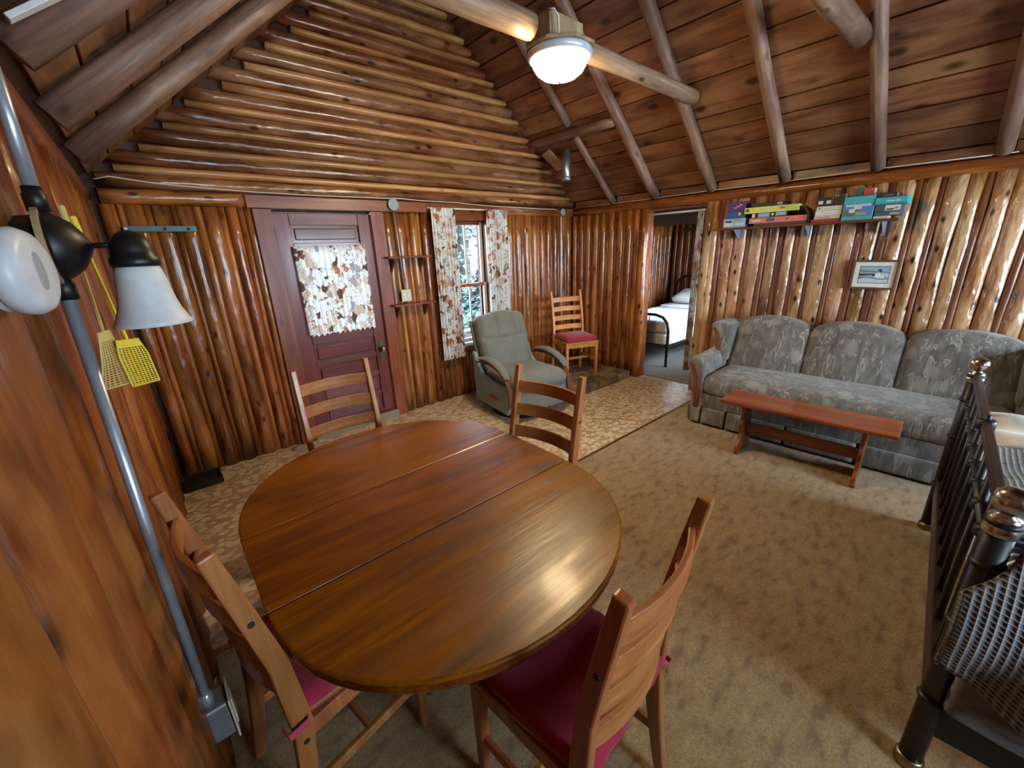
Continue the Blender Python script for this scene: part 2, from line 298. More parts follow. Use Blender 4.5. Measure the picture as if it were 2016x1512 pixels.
# ------------------------------------------------------------------ mesh helpers
class MB:
    def __init__(s): s.v = []; s.f = []; s.uv = None
    def add(s, vs, fs):
        o = len(s.v); s.v += [tuple(p) for p in vs]; s.f += [tuple(i+o for i in f) for f in fs]; return s
    def box(s, lo, hi, m=None):
        x0, y0, z0 = lo; x1, y1, z1 = hi
        vs = [Vector(p) for p in ((x0,y0,z0),(x1,y0,z0),(x1,y1,z0),(x0,y1,z0),(x0,y0,z1),(x1,y0,z1),(x1,y1,z1),(x0,y1,z1))]
        if m is not None: vs = [m @ p for p in vs]
        return s.add(vs, [(0,3,2,1),(4,5,6,7),(0,1,5,4),(1,2,6,5),(2,3,7,6),(3,0,4,7)])
    def tube(s, pts, rad, n=10, flat=1.0, caps=True, upv=(0,0,1)):
        pts = [Vector(p) for p in pts]
        if not isinstance(rad, (list, tuple)): rad = [rad]*len(pts)
        vs = []; fs = []; u = None
        for i, p in enumerate(pts):
            a = pts[max(0, i-1)]; b = pts[min(len(pts)-1, i+1)]; d = (b-a).normalized()
            if u is None:
                u = Vector(upv); u = (u - d*u.dot(d))
                if u.length < 1e-3: u = Vector((1, 0, 0)) - d*d.x
            else: u = u - d*u.dot(d)
            u.normalize(); w_ = d.cross(u)
            for k in range(n):
                t_ = 2*math.pi*k/n; vs.append(p + (u*math.cos(t_)*flat + w_*math.sin(t_))*rad[i])
        for i in range(len(pts)-1):
            for k in range(n): a = i*n+k; b = i*n+(k+1) % n; fs.append((a, b, b+n, a+n))
        if caps: fs.append(tuple(range(n-1, -1, -1))); fs.append(tuple(range((len(pts)-1)*n, len(pts)*n)))
        return s.add(vs, fs)
    def bar(s, pts, wv, hv, side):
        """rectangular bar along pts; width wv along `side`, hv across"""
        pts = [Vector(p) for p in pts]; sd_ = Vector(side).normalized(); vs = []; fs = []
        if not isinstance(wv, (list, tuple)): wv = [wv]*len(pts)
        if not isinstance(hv, (list, tuple)): hv = [hv]*len(pts)
        for i, p in enumerate(pts):
            d = (pts[min(len(pts)-1, i+1)] - pts[max(0, i-1)]).normalized(); sdp = (sd_ - d*sd_.dot(d)).normalized(); nn = d.cross(sdp)
            for a, b in ((-1,-1),(1,-1),(1,1),(-1,1)): vs.append(p + sdp*a*wv[i]/2 + nn*b*hv[i]/2)
        for i in range(len(pts)-1):
            for k in range(4): a = i*4+k; b = i*4+(k+1) % 4; fs.append((a, b, b+4, a+4))
        fs.append((3,2,1,0)); e = (len(pts)-1)*4; fs.append((e, e+1, e+2, e+3)); return s.add(vs, fs)
    def lathe(s, prof, n=20, m=None):
        vs = []; fs = []
        for r_, z in prof:
            for k in range(n): t_ = 2*math.pi*k/n; vs.append(Vector((r_*math.cos(t_), r_*math.sin(t_), z)))
        if m is not None: vs = [m @ p for p in vs]
        for i in range(len(prof)-1):
            for k in range(n): a = i*n+k; b = i*n+(k+1) % n; fs.append((a, b, b+n, a+n))
        if prof[0][0] > 1e-4: fs.append(tuple(range(n-1, -1, -1)))
        if prof[-1][0] > 1e-4: fs.append(tuple(range((len(prof)-1)*n, len(prof)*n)))
        return s.add(vs, fs)
    def prism(s, poly, axis, a, b):
        """extrude a 2-D polygon (in the two other axes, order xyz) from a to b along axis"""
        def P(u, v, w_): q = [u, v]; q.insert(axis, w_); return q
        n = len(poly); vs = [P(u, v, a) for u, v in poly] + [P(u, v, b) for u, v in poly]
        fs = [tuple(range(n-1, -1, -1)), tuple(range(n, 2*n))] + [(k, (k+1) % n, (k+1) % n+n, k+n) for k in range(n)]
        return s.add(vs, fs)
    def grid(s, fn, nu, nv):
        vs = [fn(i/nu, j/nv) for j in range(nv+1) for i in range(nu+1)]
        fs = [(j*(nu+1)+i, j*(nu+1)+i+1, (j+1)*(nu+1)+i+1, (j+1)*(nu+1)+i) for j in range(nv) for i in range(nu)]
        return s.add(vs, fs)
    def cushion(s, c, size, r, n=8, fn=None, m=None):
        """rounded block, optionally reshaped by fn(p in -1..1 box coords, point)"""
        h = Vector(size)/2; key = {}; vs = []; fs = []
        def idx(p):
            k = tuple(round(x, 4) for x in p)
            if k not in key:
                q = Vector((p[0]*h.x, p[1]*h.y, p[2]*h.z)); inner = Vector([max(-(h[i]-r), min(h[i]-r, q[i])) for i in range(3)])
                dd = q-inner
                if dd.length > 1e-9: q = inner + dd.normalized()*r
                if fn: q = Vector(fn(p, q))
                q = q + Vector(c)
                if m is not None: q = m @ q
                key[k] = len(vs); vs.append(q)
            return key[k]
        g = []
        for i in range(n+1):
            t_ = -1+2*i/n; g.append(math.copysign(1-(1-abs(t_))**1.35, t_))
        for ax in range(3):
            for sg in (-1, 1):
                for i in range(n):
                    for j in range(n):
                        q = []
                        for a, b in ((i,j),(i+1,j),(i+1,j+1),(i,j+1)):
                            p = [g[a], g[b]]; p.insert(ax, sg); q.append(idx(p))
                        if (sg < 0) == (ax != 1): q.reverse()
                        fs.append(tuple(q))
        return s.add(vs, fs)
    def build(s, name, mat, parent=None, smooth=False, bevel=0, subd=0, solid=0, m=None, label=None, uv=None):
        me = bpy.data.meshes.new(name); me.from_pydata([tuple(p) for p in s.v], [], s.f); me.materials.append(MATS[mat]); me.update()
        if uv:
            l = me.uv_layers.new(name='UVMap')
            for lp in me.loops: l.data[lp.index].uv = uv[lp.vertex_index]
        o = bpy.data.objects.new(name, me); COL.objects.link(o)
        if smooth: me.polygons.foreach_set('use_smooth', [True]*len(me.polygons))
        if parent is not None: o.parent = parent
        if m is not None: o.matrix_local = m
        if solid: md = o.modifiers.new('solid', 'SOLIDIFY'); md.thickness = solid; md.offset = 0
        if bevel: md = o.modifiers.new('bevel', 'BEVEL'); md.width = bevel; md.segments = 2; md.limit_method = 'ANGLE'; md.angle_limit = R(40)
        if subd: md = o.modifiers.new('subd', 'SUBSURF'); md.levels = subd; md.render_levels = subd
        if label: o['label'] = label
        return o
def tag(o, label, cat, group=None):
    o['label'] = label; o['category'] = cat
    if group: o['group'] = group
    return o
def thing(name, label, cat, loc=(0, 0, 0), rotz=0.0, group=None):
    o = bpy.data.objects.new(name, None); COL.objects.link(o); o.location = loc; o.rotation_euler = (0, 0, rotz); o.empty_display_size = .1
    return tag(o, label, cat, group)
def struct(o): o['kind'] = 'structure'; return o
def frame_m(p0, p1, nrm):
    p0, p1 = Vector(p0), Vector(p1); z = (p1-p0).normalized(); y = Vector(nrm); y = (y - z*y.dot(z)).normalized(); x = y.cross(z)
    return Matrix(((x.x,y.x,z.x,p0.x),(x.y,y.y,z.y,p0.y),(x.z,y.z,z.z,p0.z),(0,0,0,1))), (p1-p0).length
def log(name, mat, parent, p0, p1, width, depth, nrm, seg=6, wob=.06, npt=9, full=False, rnd_=rnd, ex=.7):
    """half-round (or round) log from p0 to p1, its back on the wall, bulging towards nrm"""
    m, L = frame_m(p0, p1, nrm); b = MB(); vs = []; fs = []
    k = npt if not full else 12
    for i in range(seg+1):
        z = L*i/seg; sw = 1+rnd_.uniform(-wob, wob); ox = rnd_.uniform(-wob, wob)*width*.35; oy = rnd_.uniform(-wob, wob)*depth*.5
        for j in range(k):
            a = (-math.pi*.62 + math.pi*1.24*j/(k-1)) if not full else 2*math.pi*j/k
            vs.append((math.sin(a)*width/2*sw+ox, (math.copysign(abs(math.cos(a))**(ex if not full else 1.0), math.cos(a)))*depth*(1+.5*(sw-1))+oy, z))
    for i in range(seg):
        for j in range(k-1 if not full else k): a = i*k+j; c = i*k+(j+1) % k; fs.append((c, a, a+k, c+k))
    fs.append(tuple(range(k))); fs.append(tuple(range((seg+1)*k-1, seg*k-1, -1)))
    return b.add(vs, fs).build(name, mat, parent, smooth=True, m=m)
def plank(name, mat, parent, p0, p1, width, thick, nrm, bevel=.003):
    m, L = frame_m(p0, p1, nrm)
    return MB().box((-width/2, -thick/2, 0), (width/2, thick/2, L)).build(name, mat, parent, bevel=bevel, m=m)

# =================================================================== STRUCTURE
# floor ------------------------------------------------------------
fl = struct(MB().box((-.25, YB-.15, -.12), (BX1+.2, .25, 0)).build('floor', 'linoleum'))
# walls: dark backing behind the logs, real openings
YW0, YW1 = .055, .19
b = MB()
b.box((-.30, YW0, -.1), (1.0, YW1, ZS)); b.box((1.0, YW0, 2.04), (1.85, YW1, ZS)); b.box((1.85, YW0, -.1), (2.72, YW1, ZS))
b.box((2.72, YW0, -.1), (3.20, YW1, .64)); b.box((2.72, YW0, 1.985), (3.20, YW1, ZS)); b.box((3.20, YW0, -.1), (W+.16, YW1, ZS))
b.prism([(-.30, ZS), (W+.30, ZS), (RX, RZ+.30)], 1, YW0, YW1)
wall_back = struct(b.build('wall_back', 'backing_wood'))
b = MB(); XW0, XW1 = W+.055, W+.145
b.box((XW0, -1.13, -.1), (XW1, .06, 2.34)); b.box((XW0, -1.83, 2.05), (XW1, -1.13, 2.34)); b.box((XW0, YB, -.1), (XW1, -1.83, 2.34))
wall_right = struct(b.build('wall_right', 'backing_wood'))
wall_left = struct(MB().box((-.26, YB, -.1), (-.10, .06, 2.34)).build('wall_left', 'backing_wood'))
b = MB()          # wall behind the camera, with two unseen windows added for daylight
b.box((-.3, YB-.14, -.1), (.75, YB, 2.3)); b.box((.75, YB-.14, -.1), (1.55, YB, .95)); b.box((.75, YB-.14, 2.0), (1.55, YB, 2.3)); b.box((1.55, YB-.14, -.1), (2.7, YB, 2.3))
b.box((2.7, YB-.14, -.1), (4.2, YB, .85)); b.box((2.7, YB-.14, 2.05), (4.2, YB, 2.3)); b.box((4.2, YB-.14, -.1), (W+.2, YB, 2.3))
b.prism([(-.3, 2.3), (W+.3, 2.3), (RX, RZ+.3)], 1, YB-.14, YB)
wall_front = struct(b.build('wall_front', 'log_back'))
portal((1.15, YB-.02, 1.475), (.8, 1.05), (0, 1, 0)); portal((3.45, YB-.02, 1.45), (1.5, 1.2), (0, 1, 0))
portal((2.96, .10, 1.31), (.48, 1.34), (0, -1, 0)); portal((1.425, .07, 1.38), (.56, .76), (0, -1, 0))
portal((6.05, .10, 1.35), (1.0, 1.1), (0, -1, 0))
for i, (x0, x1, z0, z1, YB_) in enumerate(((.75, 1.55, .95, 2.0, YB), (2.7, 4.2, .85, 2.05, YB), (5.4, 6.6, .85, 1.95, BY1))):  # unseen rear and near bedroom windows, added to let daylight in
    wn = struct(bpy.data.objects.new('window_%d' % (i+3), None)); COL.objects.link(wn)
    f = MB()
    for q in ((x0-.07, z0-.07, x1+.07, z0), (x0-.07, z1, x1+.07, z1+.07), (x0-.07, z0, x0, z1), (x1, z0, x1+.07, z1), ((x0+x1)/2-.02, z0, (x0+x1)/2+.02, z1)): f.box((q[0], YB_-.02, q[1]), (q[2], YB_+.03, q[3]))
    f.build('window_frame', 'trim_wood', wn, bevel=.004); MB().box((x0, YB_-.09, z0), (x1, YB_-.086, z1)).build('pane', 'window_glass', wn)

def fill(parent, axis, a0, a1, at, nrm, z0, z1, mat, fmat, wr=(.078, .108), fr=(.028, .048), holes=(), dep=.05, seed=1, fd=.6, ex=.85, skip=.0):
    """upright logs with thin strips between them along a wall"""
    q = random.Random(seed); s = min(a0, a1); end = max(a0, a1); flip = 0
    while s < end-.02:
        if flip % 2 and q.random() < skip: flip += 1
        big = flip % 2 == 0; wd = q.uniform(*(wr if big else fr)); wd = min(wd, end-s+.02); c = s+wd/2
        spans = [(z0, z1)]
        for h0, h1, hz0, hz1 in holes:
            if h0 < c < h1: spans = [sp for sp in ((z0, hz0), (hz1, z1)) if sp[1]-sp[0] > .05]
        for lo, hi in spans:
            d = dep*(1 if big else fd)*q.uniform(.88, 1.08)
            base = Vector((c, at, lo)) if axis == 'x' else Vector((at, c, lo))
            base -= Vector(nrm)*dep*.98; top = base + Vector((q.uniform(-.004, .004) if axis == 'x' else 0, q.uniform(-.004, .004) if axis != 'x' else 0, hi-lo))
            log('log' if big else 'strip', mat if big else fmat, parent, base, top, wd*(1.06 if big else 1.25), d, nrm, seg=9 if big else 4, wob=.09, rnd_=q, ex=ex)
        s += wd; flip += 1
fill(wall_back, 'x', .0, .875, 0.0, (0, -1, 0), 0, ZS, 'log_back', 'log_filler_back', seed=3)
fill(wall_back, 'x', 1.965, W, 0.0, (0, -1, 0), 0, ZS, 'log_back', 'log_filler_back', holes=[(2.61, 3.31, .54, 2.1)], seed=5)
fill(wall_right, 'y', -1.04, 0, W, (-1, 0, 0), 0, ZS, 'log_back', 'log_filler_back', seed=7)
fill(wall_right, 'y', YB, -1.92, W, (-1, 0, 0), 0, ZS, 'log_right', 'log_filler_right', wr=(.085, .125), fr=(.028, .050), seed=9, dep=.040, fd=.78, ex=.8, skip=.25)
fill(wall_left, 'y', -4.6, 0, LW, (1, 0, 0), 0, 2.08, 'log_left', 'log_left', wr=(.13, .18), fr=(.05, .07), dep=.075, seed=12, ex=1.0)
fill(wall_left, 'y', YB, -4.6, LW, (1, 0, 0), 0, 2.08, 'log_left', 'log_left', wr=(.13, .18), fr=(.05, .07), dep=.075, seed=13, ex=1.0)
# doorway posts on the right wall
for y in (-1.088, -1.872): log('log', 'log_right' if y < -1.5 else 'log_back', wall_right, (W+.05, y, 0), (W+.05, y, ZS), .11, .06, (-1, 0, 0), seg=7)
b = MB(); b.box((W+.045, -1.142, 0), (XW1+.01, -1.132, 2.05)); b.box((W+.045, -1.828, 0), (XW1+.01, -1.818, 2.05)); b.box((W+.03, -1.818, 2.035), (XW1+.01, -1.142, 2.05))
trim_1 = struct(b.build('trim_1', 'plate_log', bevel=.003))
# wall plates
log('plate', 'plate_log', wall_right, (W+.05, .05, 2.105), (W+.05, YB, 2.105), .105, .068, (-1, 0, 0), seg=16, wob=.05)
log('plate', 'plate_log', wall_left, (-.10, .05, 2.12), (-.10, YB, 2.12), .12, .085, (1, 0, 0), seg=16, wob=.05)
log('log', 'log_back', wall_back, (.02, .05, 2.112), (.872, .05, 2.112), .105, .075, (0, -1, 0), seg=7)
plank('board', 'plate_log', wall_back, (2.40, .02, 2.108), (W, .02, 2.108), .095, .05, (0, -1, 0))
# gable: round logs with thin pale strips between
gq = random.Random(21); z = 2.165; i = 0
while z < RZ-.12:
    big = i % 2 == 0; hgt = gq.uniform(.092, .116) if big else gq.uniform(.046, .062)
    zc = z+hgt/2; x0 = (zc+hgt*.5-ZE)/SL; x1 = W-x0
    if not big or zc > 2.3: x0 += gq.uniform(.0, .10) if not big else gq.uniform(-.02, .02)
    if big: x0 -= .12
    x0 = max(x0, .03)
    if x1-x0 > .1:
        dep = .058 if big else .047
        log('log' if big else 'strip', 'log_gable' if big else 'strip_gable', wall_back, (x0, .045, zc+gq.uniform(-.004, .004)), (x1+.03, .045, zc+gq.uniform(-.008, .008)), hgt*(1.0 if big else 1.15), dep, (0, -1, 0), seg=14, wob=.08, rnd_=gq, ex=1.0)
    z += hgt; i += 1
# ceiling -----------------------------------------------------------
nR = Vector((-SL, 0, -1)).normalized(); nL = Vector((SL, 0, -1)).normalized()
b = MB()
b.prism([(-.45, ZE-.45*SL+.03), (RX, RZ+.03), (RX, RZ+.16), (-.45, ZE-.45*SL+.16)], 1, YB-.3, .45)
b.prism([(RX, RZ+.03), (W+.45, ZE-.45*SL+.03), (W+.45, ZE-.45*SL+.16), (RX, RZ+.16)], 1, YB-.3, .45)
ceiling = struct(b.build('ceiling', 'backing_wood'))
cq = random.Random(5)
for side in (0, 1):
    s = 0.0; SLEN = RX*math.sqrt(1+SL*SL); ws = [.18, .21, .19, .14, .33, .20, .24, .17, .26, .21, .23, .19, .25, .20, .2]
    for wd in ws:
        if s >= SLEN: break
        wd = min(wd, SLEN-s); u = (s+wd/2)/math.sqrt(1+SL*SL)
        x = W-u if side else u; nn = nR if side else nL
        p = Vector((x, 0, ZE+SL*u)) - nn*.013 - nn*cq.uniform(0, .004)
        plank('plank', 'deck_wood', ceiling, (p.x, .05, p.z), (p.x, YB, p.z), wd-.012, .022, nn, .004)
        s += wd
def rafter(y, side, a=0.0, bb=1.0, d=.095, mat='rafter_wood', off=.044, flat=1.0):
    nn = nR if side else nL
    def P(t_): u = t_*RX; return Vector((W-u if side else u, y, ZE+SL*u)) + nn*off
    log('rafter', mat, ceiling, P(a), P(bb), d, d*.5*flat, nn, seg=9, wob=.05, full=True)
for y in (-1.235, -1.875, -2.53, -3.175, -3.83, -4.5, -5.15, -5.8): rafter(y, 1, -.01, 1.0, .092+.012*math.sin(y*9))
rafter(-.66, 1, -.01, .295, .08); rafter(-.66, 1, .345, 1.0, .085)
for y in (-1.0, -1.68, -2.30, -2.95, -3.6, -4.3, -5.0, -5.7): rafter(y, 0, -.01, 1.0, .105, off=.050)
# short header log that frames the old flue, blocking above the plate
log('header', 'rafter_wood', ceiling, (3.93, .03, 2.835), (3.95, -1.20, 2.825), .085, .043, nR, full=True, seg=6)
ys = [0, -.66, -1.235, -1.875, -2.53, -3.175, -3.83, -4.5, -5.15, -5.8]
for y0, y1 in zip(ys[:-1], ys[1:]):
    plank('blocking', 'deck_wood', ceiling, (W+.03, y0-.05, 2.20), (W+.03, y1+.05, 2.195), .075, .04, (-1, 0, 0))
# tie beams
log('tie_beam', 'tie_wood', ceiling, (.62, -1.96, 2.845), (2.08, -1.96, 2.855), .135, .068, (0, 0, -1), full=True, seg=8, wob=.04)
log('tie_beam', 'tie_wood', ceiling, (2.30, -1.96, 2.850), (3.985, -1.96, 2.840), .115, .058, (0, 0, -1), full=True, seg=8, wob=.05)
log('tie_beam', 'rafter_wood', ceiling, (.70, -3.09, 2.865), (3.87, -3.09, 2.865), .13, .065, (0, 0, -1), full=True, seg=10, wob=.06)
# bedroom -----------------------------------------------------------
b = MB(); b.box((XW1, YW0, -.1), (5.55, YW1, 2.4)); b.box((5.55, YW0, -.1), (6.55, YW1, .8)); b.box((5.55, YW0, 1.9), (6.55, YW1, 2.4)); b.box((6.55, YW0, -.1), (BX1+.2, YW1, 2.4))
wbs = struct(b.build('wall_bedroom_side', 'backing_wood'))
wbe = struct(MB().box((BX1+.055, BY1-.1, -.1), (BX1+.2, YW1, 2.4)).build('wall_bedroom_end', 'backing_wood'))
wbn = struct(MB().box((XW1, BY1-.12, -.1), (5.4, BY1, 2.4)).box((5.4, BY1-.12, -.1), (6.6, BY1, .85)).box((5.4, BY1-.12, 1.95), (6.6, BY1, 2.4)).box((6.6, BY1-.12, -.1), (BX1+.2, BY1, 2.4)).build('wall_bedroom_near', 'log_back'))  # opening for the unseen window added to brighten the bedroom
portal((6.0, BY1-.02, 1.4), (1.2, 1.1), (0, 1, 0))
struct(MB().box((XW1-.01, BY1-.1, 2.3), (BX1+.2, YW1, 2.42)).build('ceiling_bedroom', 'deck_wood'))
fill(wbs, 'x', 6.60, BX1, 0.0, (0, -1, 0), 0, 1.99, 'log_back', 'log_filler_back', seed=31)
fill(wbs, 'x', 4.9, 5.5, 0.0, (0, -1, 0), 0, 1.99, 'log_back', 'log_filler_back', seed=32)
fill(wbs, 'x', 5.5, 6.6, 0.0, (0, -1, 0), 0, .75, 'log_back', 'log_filler_back', seed=34)
fill(wbe, 'y', -1.9, 0, BX1, (-1, 0, 0), 0, 1.99, 'log_back', 'log_filler_back', seed=33)
plank('board', 'plate_log', wbs, (4.9, .02, 2.04), (BX1, .02, 2.04), .10, .05, (0, -1, 0)); plank('board', 'plate_log', wbe, (BX1+.02, 0, 2.04), (BX1+.02, BY1, 2.04), .10, .05, (-1, 0, 0))
wn = struct(bpy.data.objects.new('window_2', None)); COL.objects.link(wn)
f = MB()
for q in ((5.5, .74, 6.6, .8), (5.5, 1.9, 6.6, 1.96), (5.5, .8, 5.56, 1.9), (6.54, .8, 6.6, 1.9), (6.03, .8, 6.07, 1.9)): f.box((q[0], .0, q[1]), (q[2], .07, q[3]))
f.build('window_frame', 'trim_wood', wn, bevel=.004); MB().box((5.56, .10, .8), (6.54, .104, 1.9)).build('pane', 'window_glass', wn)
# carpets -----------------------------------------------------------
tag(MB().box((LW, YB, 0.0), (W-.005, -2.0685, .012)).build('carpet', 'carpet_pile', bevel=.004), 'brown flecked wall-to-wall carpet under the sofa and dining table', 'carpet')
tag(MB().box((W+.16, BY1, 0.0), (BX1, .0, .008)).build('bedroom_carpet', 'bedroom_carpet'), 'grey carpet under the single bed in the next room', 'carpet')
tag(MB().box((LW, -2.068, 0.0), (W-.01, -2.045, .014)).build('edge_strip', 'brass_cap', bevel=.003), 'thin metal strip where carpet meets the pebbled linoleum', 'edge strip')

# door --------------------------------------------------------------
door = struct(bpy.data.objects.new('door_1', None)); COL.objects.link(door)
D0, D1 = 1.015, 1.837; yf = .012
def dpl(name, x0, x1, z0, z1, y0=yf, th=.035, mat='door_wood', vert=True, bev=.004):
    if vert: return plank(name, mat, door, ((x0+x1)/2, y0+th/2, z0), ((x0+x1)/2, y0+th/2, z1), x1-x0, th, (0, -1, 0), bev)
    return plank(name, mat, door, (x0, y0+th/2, (z0+z1)/2), (x1, y0+th/2, (z0+z1)/2), z1-z0, th, (0, -1, 0), bev)
dpl('stile', D0, D0+.125, .035, 2.03); dpl('stile', D1-.115, D1, .035, 2.03)
X0, X1 = D0+.125, D1-.115
rails = [(1.935, 2.03), (1.755, 1.79), (.90, 1.00), (.69, .73), (.495, .535), (.29, .33), (.035, .12)]
for z0, z1 in rails: dpl('rail', X0, X1, z0, z1, vert=False)
pan = [(1.79, 1.935), (.73, .90), (.535, .69), (.33, .495), (.12, .29)]
for z0, z1 in pan:
    dpl('panel', X0, X1, z0, z1, yf+.022, .010, vert=False, bev=0)
    dpl('panel_field', X0+.028, X1-.028, z0+.026, z1-.026, yf+.010, .016, vert=False, bev=.007)
MB().box((X0, yf+.014, 1.0), (X1, yf+.018, 1.755)).build('pane', 'window_glass', door)
kp = MB(); kp.box((1.755, yf-.006, .62), (1.805, yf, .83)); kp = kp.build('lock_plate', 'old_brass', door, bevel=.004)
M = Matrix.Translation((1.78, yf, .755)) @ Matrix.Rotation(R(90), 4, 'X')
MB().lathe([(.012, 0), (.012, .03), (.026, .036), (.031, .05), (.026, .064), (.0, .07)], 18, M).build('knob', 'nickel', kp, smooth=True)
for z in (1.82, .3): MB().tube([(D0-.002, yf-.006, z), (D0-.002, yf-.006, z+.09)], .008, 8).build('hinge', 'black_metal', door, smooth=True)
trim_2 = struct(bpy.data.objects.new('trim_2', None)); COL.objects.link(trim_2)
plank('casing', 'trim_wood', trim_2, (.945, -.005, 0), (.945, -.005, 2.055), .135, .04, (0, -1, 0)); plank('casing', 'trim_wood', trim_2, (1.903, -.005, 0), (1.903, -.005, 2.055), .125, .04, (0, -1, 0))
plank('header', 'trim_wood', trim_2, (.845, -.012, 2.105), (2.43, -.012, 2.105), .095, .055, (0, -1, 0)); plank('threshold', 'shirt_stone', trim_2, (1.0, -.02, .015), (1.86, -.02, .015), .03, .12, (0, 0, 1))
# window --------------------------------------------------------------
win = struct(bpy.data.objects.new('window_1', None)); COL.objects.link(win)
def wpl(name, x0, x1, z0, z1, y, th, mat, vert=False): 
    if vert: return plank(name, mat, win, ((x0+x1)/2, y, z0), ((x0+x1)/2, y, z1), x1-x0, th, (0, -1, 0), .003)
    return plank(name, mat, win, (x0, y, (z0+z1)/2), (x1, y, (z0+z1)/2), z1-z0, th, (0, -1, 0), .003)
wpl('casing', 2.62, 2.72, .56, 2.06, -.003, .03, 'trim_wood', True); wpl('casing', 3.20, 3.30, .56, 2.06, -.003, .03, 'trim_wood', True)
wpl('head_casing', 2.72, 3.20, 1.99, 2.06, -.003, .03, 'trim_wood'); wpl('apron', 2.62, 3.30, .535, .61, -.003, .03, 'trim_wood')
wpl('sill', 2.61, 3.31, .61, .645, -.025, .09, 'white_paint')
wpl('jamb', 2.705, 2.72, .64, 1.99, .09, .14, 'trim_wood', True); wpl('jamb', 3.20, 3.215, .64, 1.99, .09, .14, 'trim_wood', True)
for (z0, z1, y) in ((1.28, 1.985, .085), (.645, 1.31, .055)):
    sash = MB().box((2.72, y-.015, z0), (2.755, y+.015, z1)).box((3.165, y-.015, z0), (3.20, y+.015, z1)).build('sash_stile', 'pale_sash', win, bevel=.003)
    wpl('sash_rail', 2.755, 3.165, z1-.035, z1, y, .03, 'trim_wood'); wpl('sash_rail', 2.755, 3.165, z0, z0+.032, y, .03, 'pale_sash' if z0 < 1 else 'trim_wood')
    wpl('muntin', 2.951, 2.969, z0+.032, z1-.035, y, .022, 'pale_sash', True)
    for x0, x1 in ((2.755, 2.951), (2.969, 3.165)): MB().box((x0, y-.002, z0+.032), (x1, y+.002, z1-.035)).build('pane', 'window_glass', win)

# =================================================================== FURNITURE
MX = Matrix(((0, 0, 1, 0), (1, 0, 0, 0), (0, 1, 0, 0), (0, 0, 0, 1)))   # local z -> x, local x -> y, local y -> z (grain along x)
MY = Matrix(((1, 0, 0, 0), (0, 0, 1, 0), (0, -1, 0, 0), (0, 0, 0, 1)))  # local z -> y (grain along y), local y -> -z
# dining table --------------------------------------------------------
TZ = .750
tb = thing('dining_table', 'oval varnished wooden dining table with two seams across its top', 'table', (.772, -2.652, 0))
ya, yb = .2025, -.2025
def leafpoly(sgn, b_):
    y0 = ya if sgn > 0 else yb; pts = []
    for k in range(25): t_ = math.pi*k/24; pts.append((y0 + sgn*(.0015 + b_*math.sin(t_)**.92), .612*math.cos(t_)))
    return pts
for sgn, b_ in ((1, .60), (-1, .58)):
    MB().prism(leafpoly(sgn, b_), 1, TZ-.017, TZ).build('leaf', 'table_wood', tb, bevel=.007, m=MX)
MB().prism([(yb+.0015, -.612), (ya-.0015, -.612), (ya-.0015, .612), (yb+.0015, .612)], 1, TZ-.017, TZ).build('centre_board', 'table_wood', tb, bevel=.003, m=MX)
b = MB()
def rim(r0, r1, z0, z1):
    out = []; inn = []
    for k in range(64):
        t_ = 2*math.pi*k/64; x, y = math.cos(t_), math.sin(t_); off = ya if y >= 0 else yb; by = .60 if y >= 0 else .58
        out.append((.612*r0*x, off+by*r0*math.copysign(abs(y)**.92, y))); inn.append((.612*r1*x, off+by*r1*math.copysign(abs(y)**.92, y)))
    vs = [(x, y, z) for z in (z0, z1) for x, y in out] + [(x, y, z) for z in (z0, z1) for x, y in inn]; n = 64
    fs = []
    for k in range(n):
        j = (k+1) % n; fs += [(k, j, j+n, k+n), (2*n+j, 2*n+k, 3*n+k, 3*n+j), (j, k, 2*n+k, 2*n+j), (k+n, j+n, 3*n+j, 3*n+k)]
    return vs, fs
b.add(*rim(.998, .90, TZ-.046, TZ-.0175)); b.build('edge_moulding', 'table_shaded_wood', tb, bevel=.010)
MB().box((-.36, -.52, TZ-.11), (.36, .52, TZ-.018)).build('apron', 'table_shaded_wood', tb, bevel=.004)
MB().lathe([(.10, .10), (.10, .16), (.06, .20), (.055, .30), (.085, .40), (.06, .50), (.075, .58), (.11, .62), (.11, .64)], 20).build('pedestal', 'table_shaded_wood', tb, smooth=True)
for a in range(4):
    ang = R(45+90*a); d = Vector((math.cos(ang), math.sin(ang), 0))
    MB().bar([d*.06+Vector((0, 0, .17)), d*.16+Vector((0, 0, .13)), d*.25+Vector((0, 0, .06)), d*.29+Vector((0, 0, .034))], .05, [.08, .07, .05, .04], (-d.y, d.x, 0)).build('foot', 'table_shaded_wood', tb, bevel=.006)

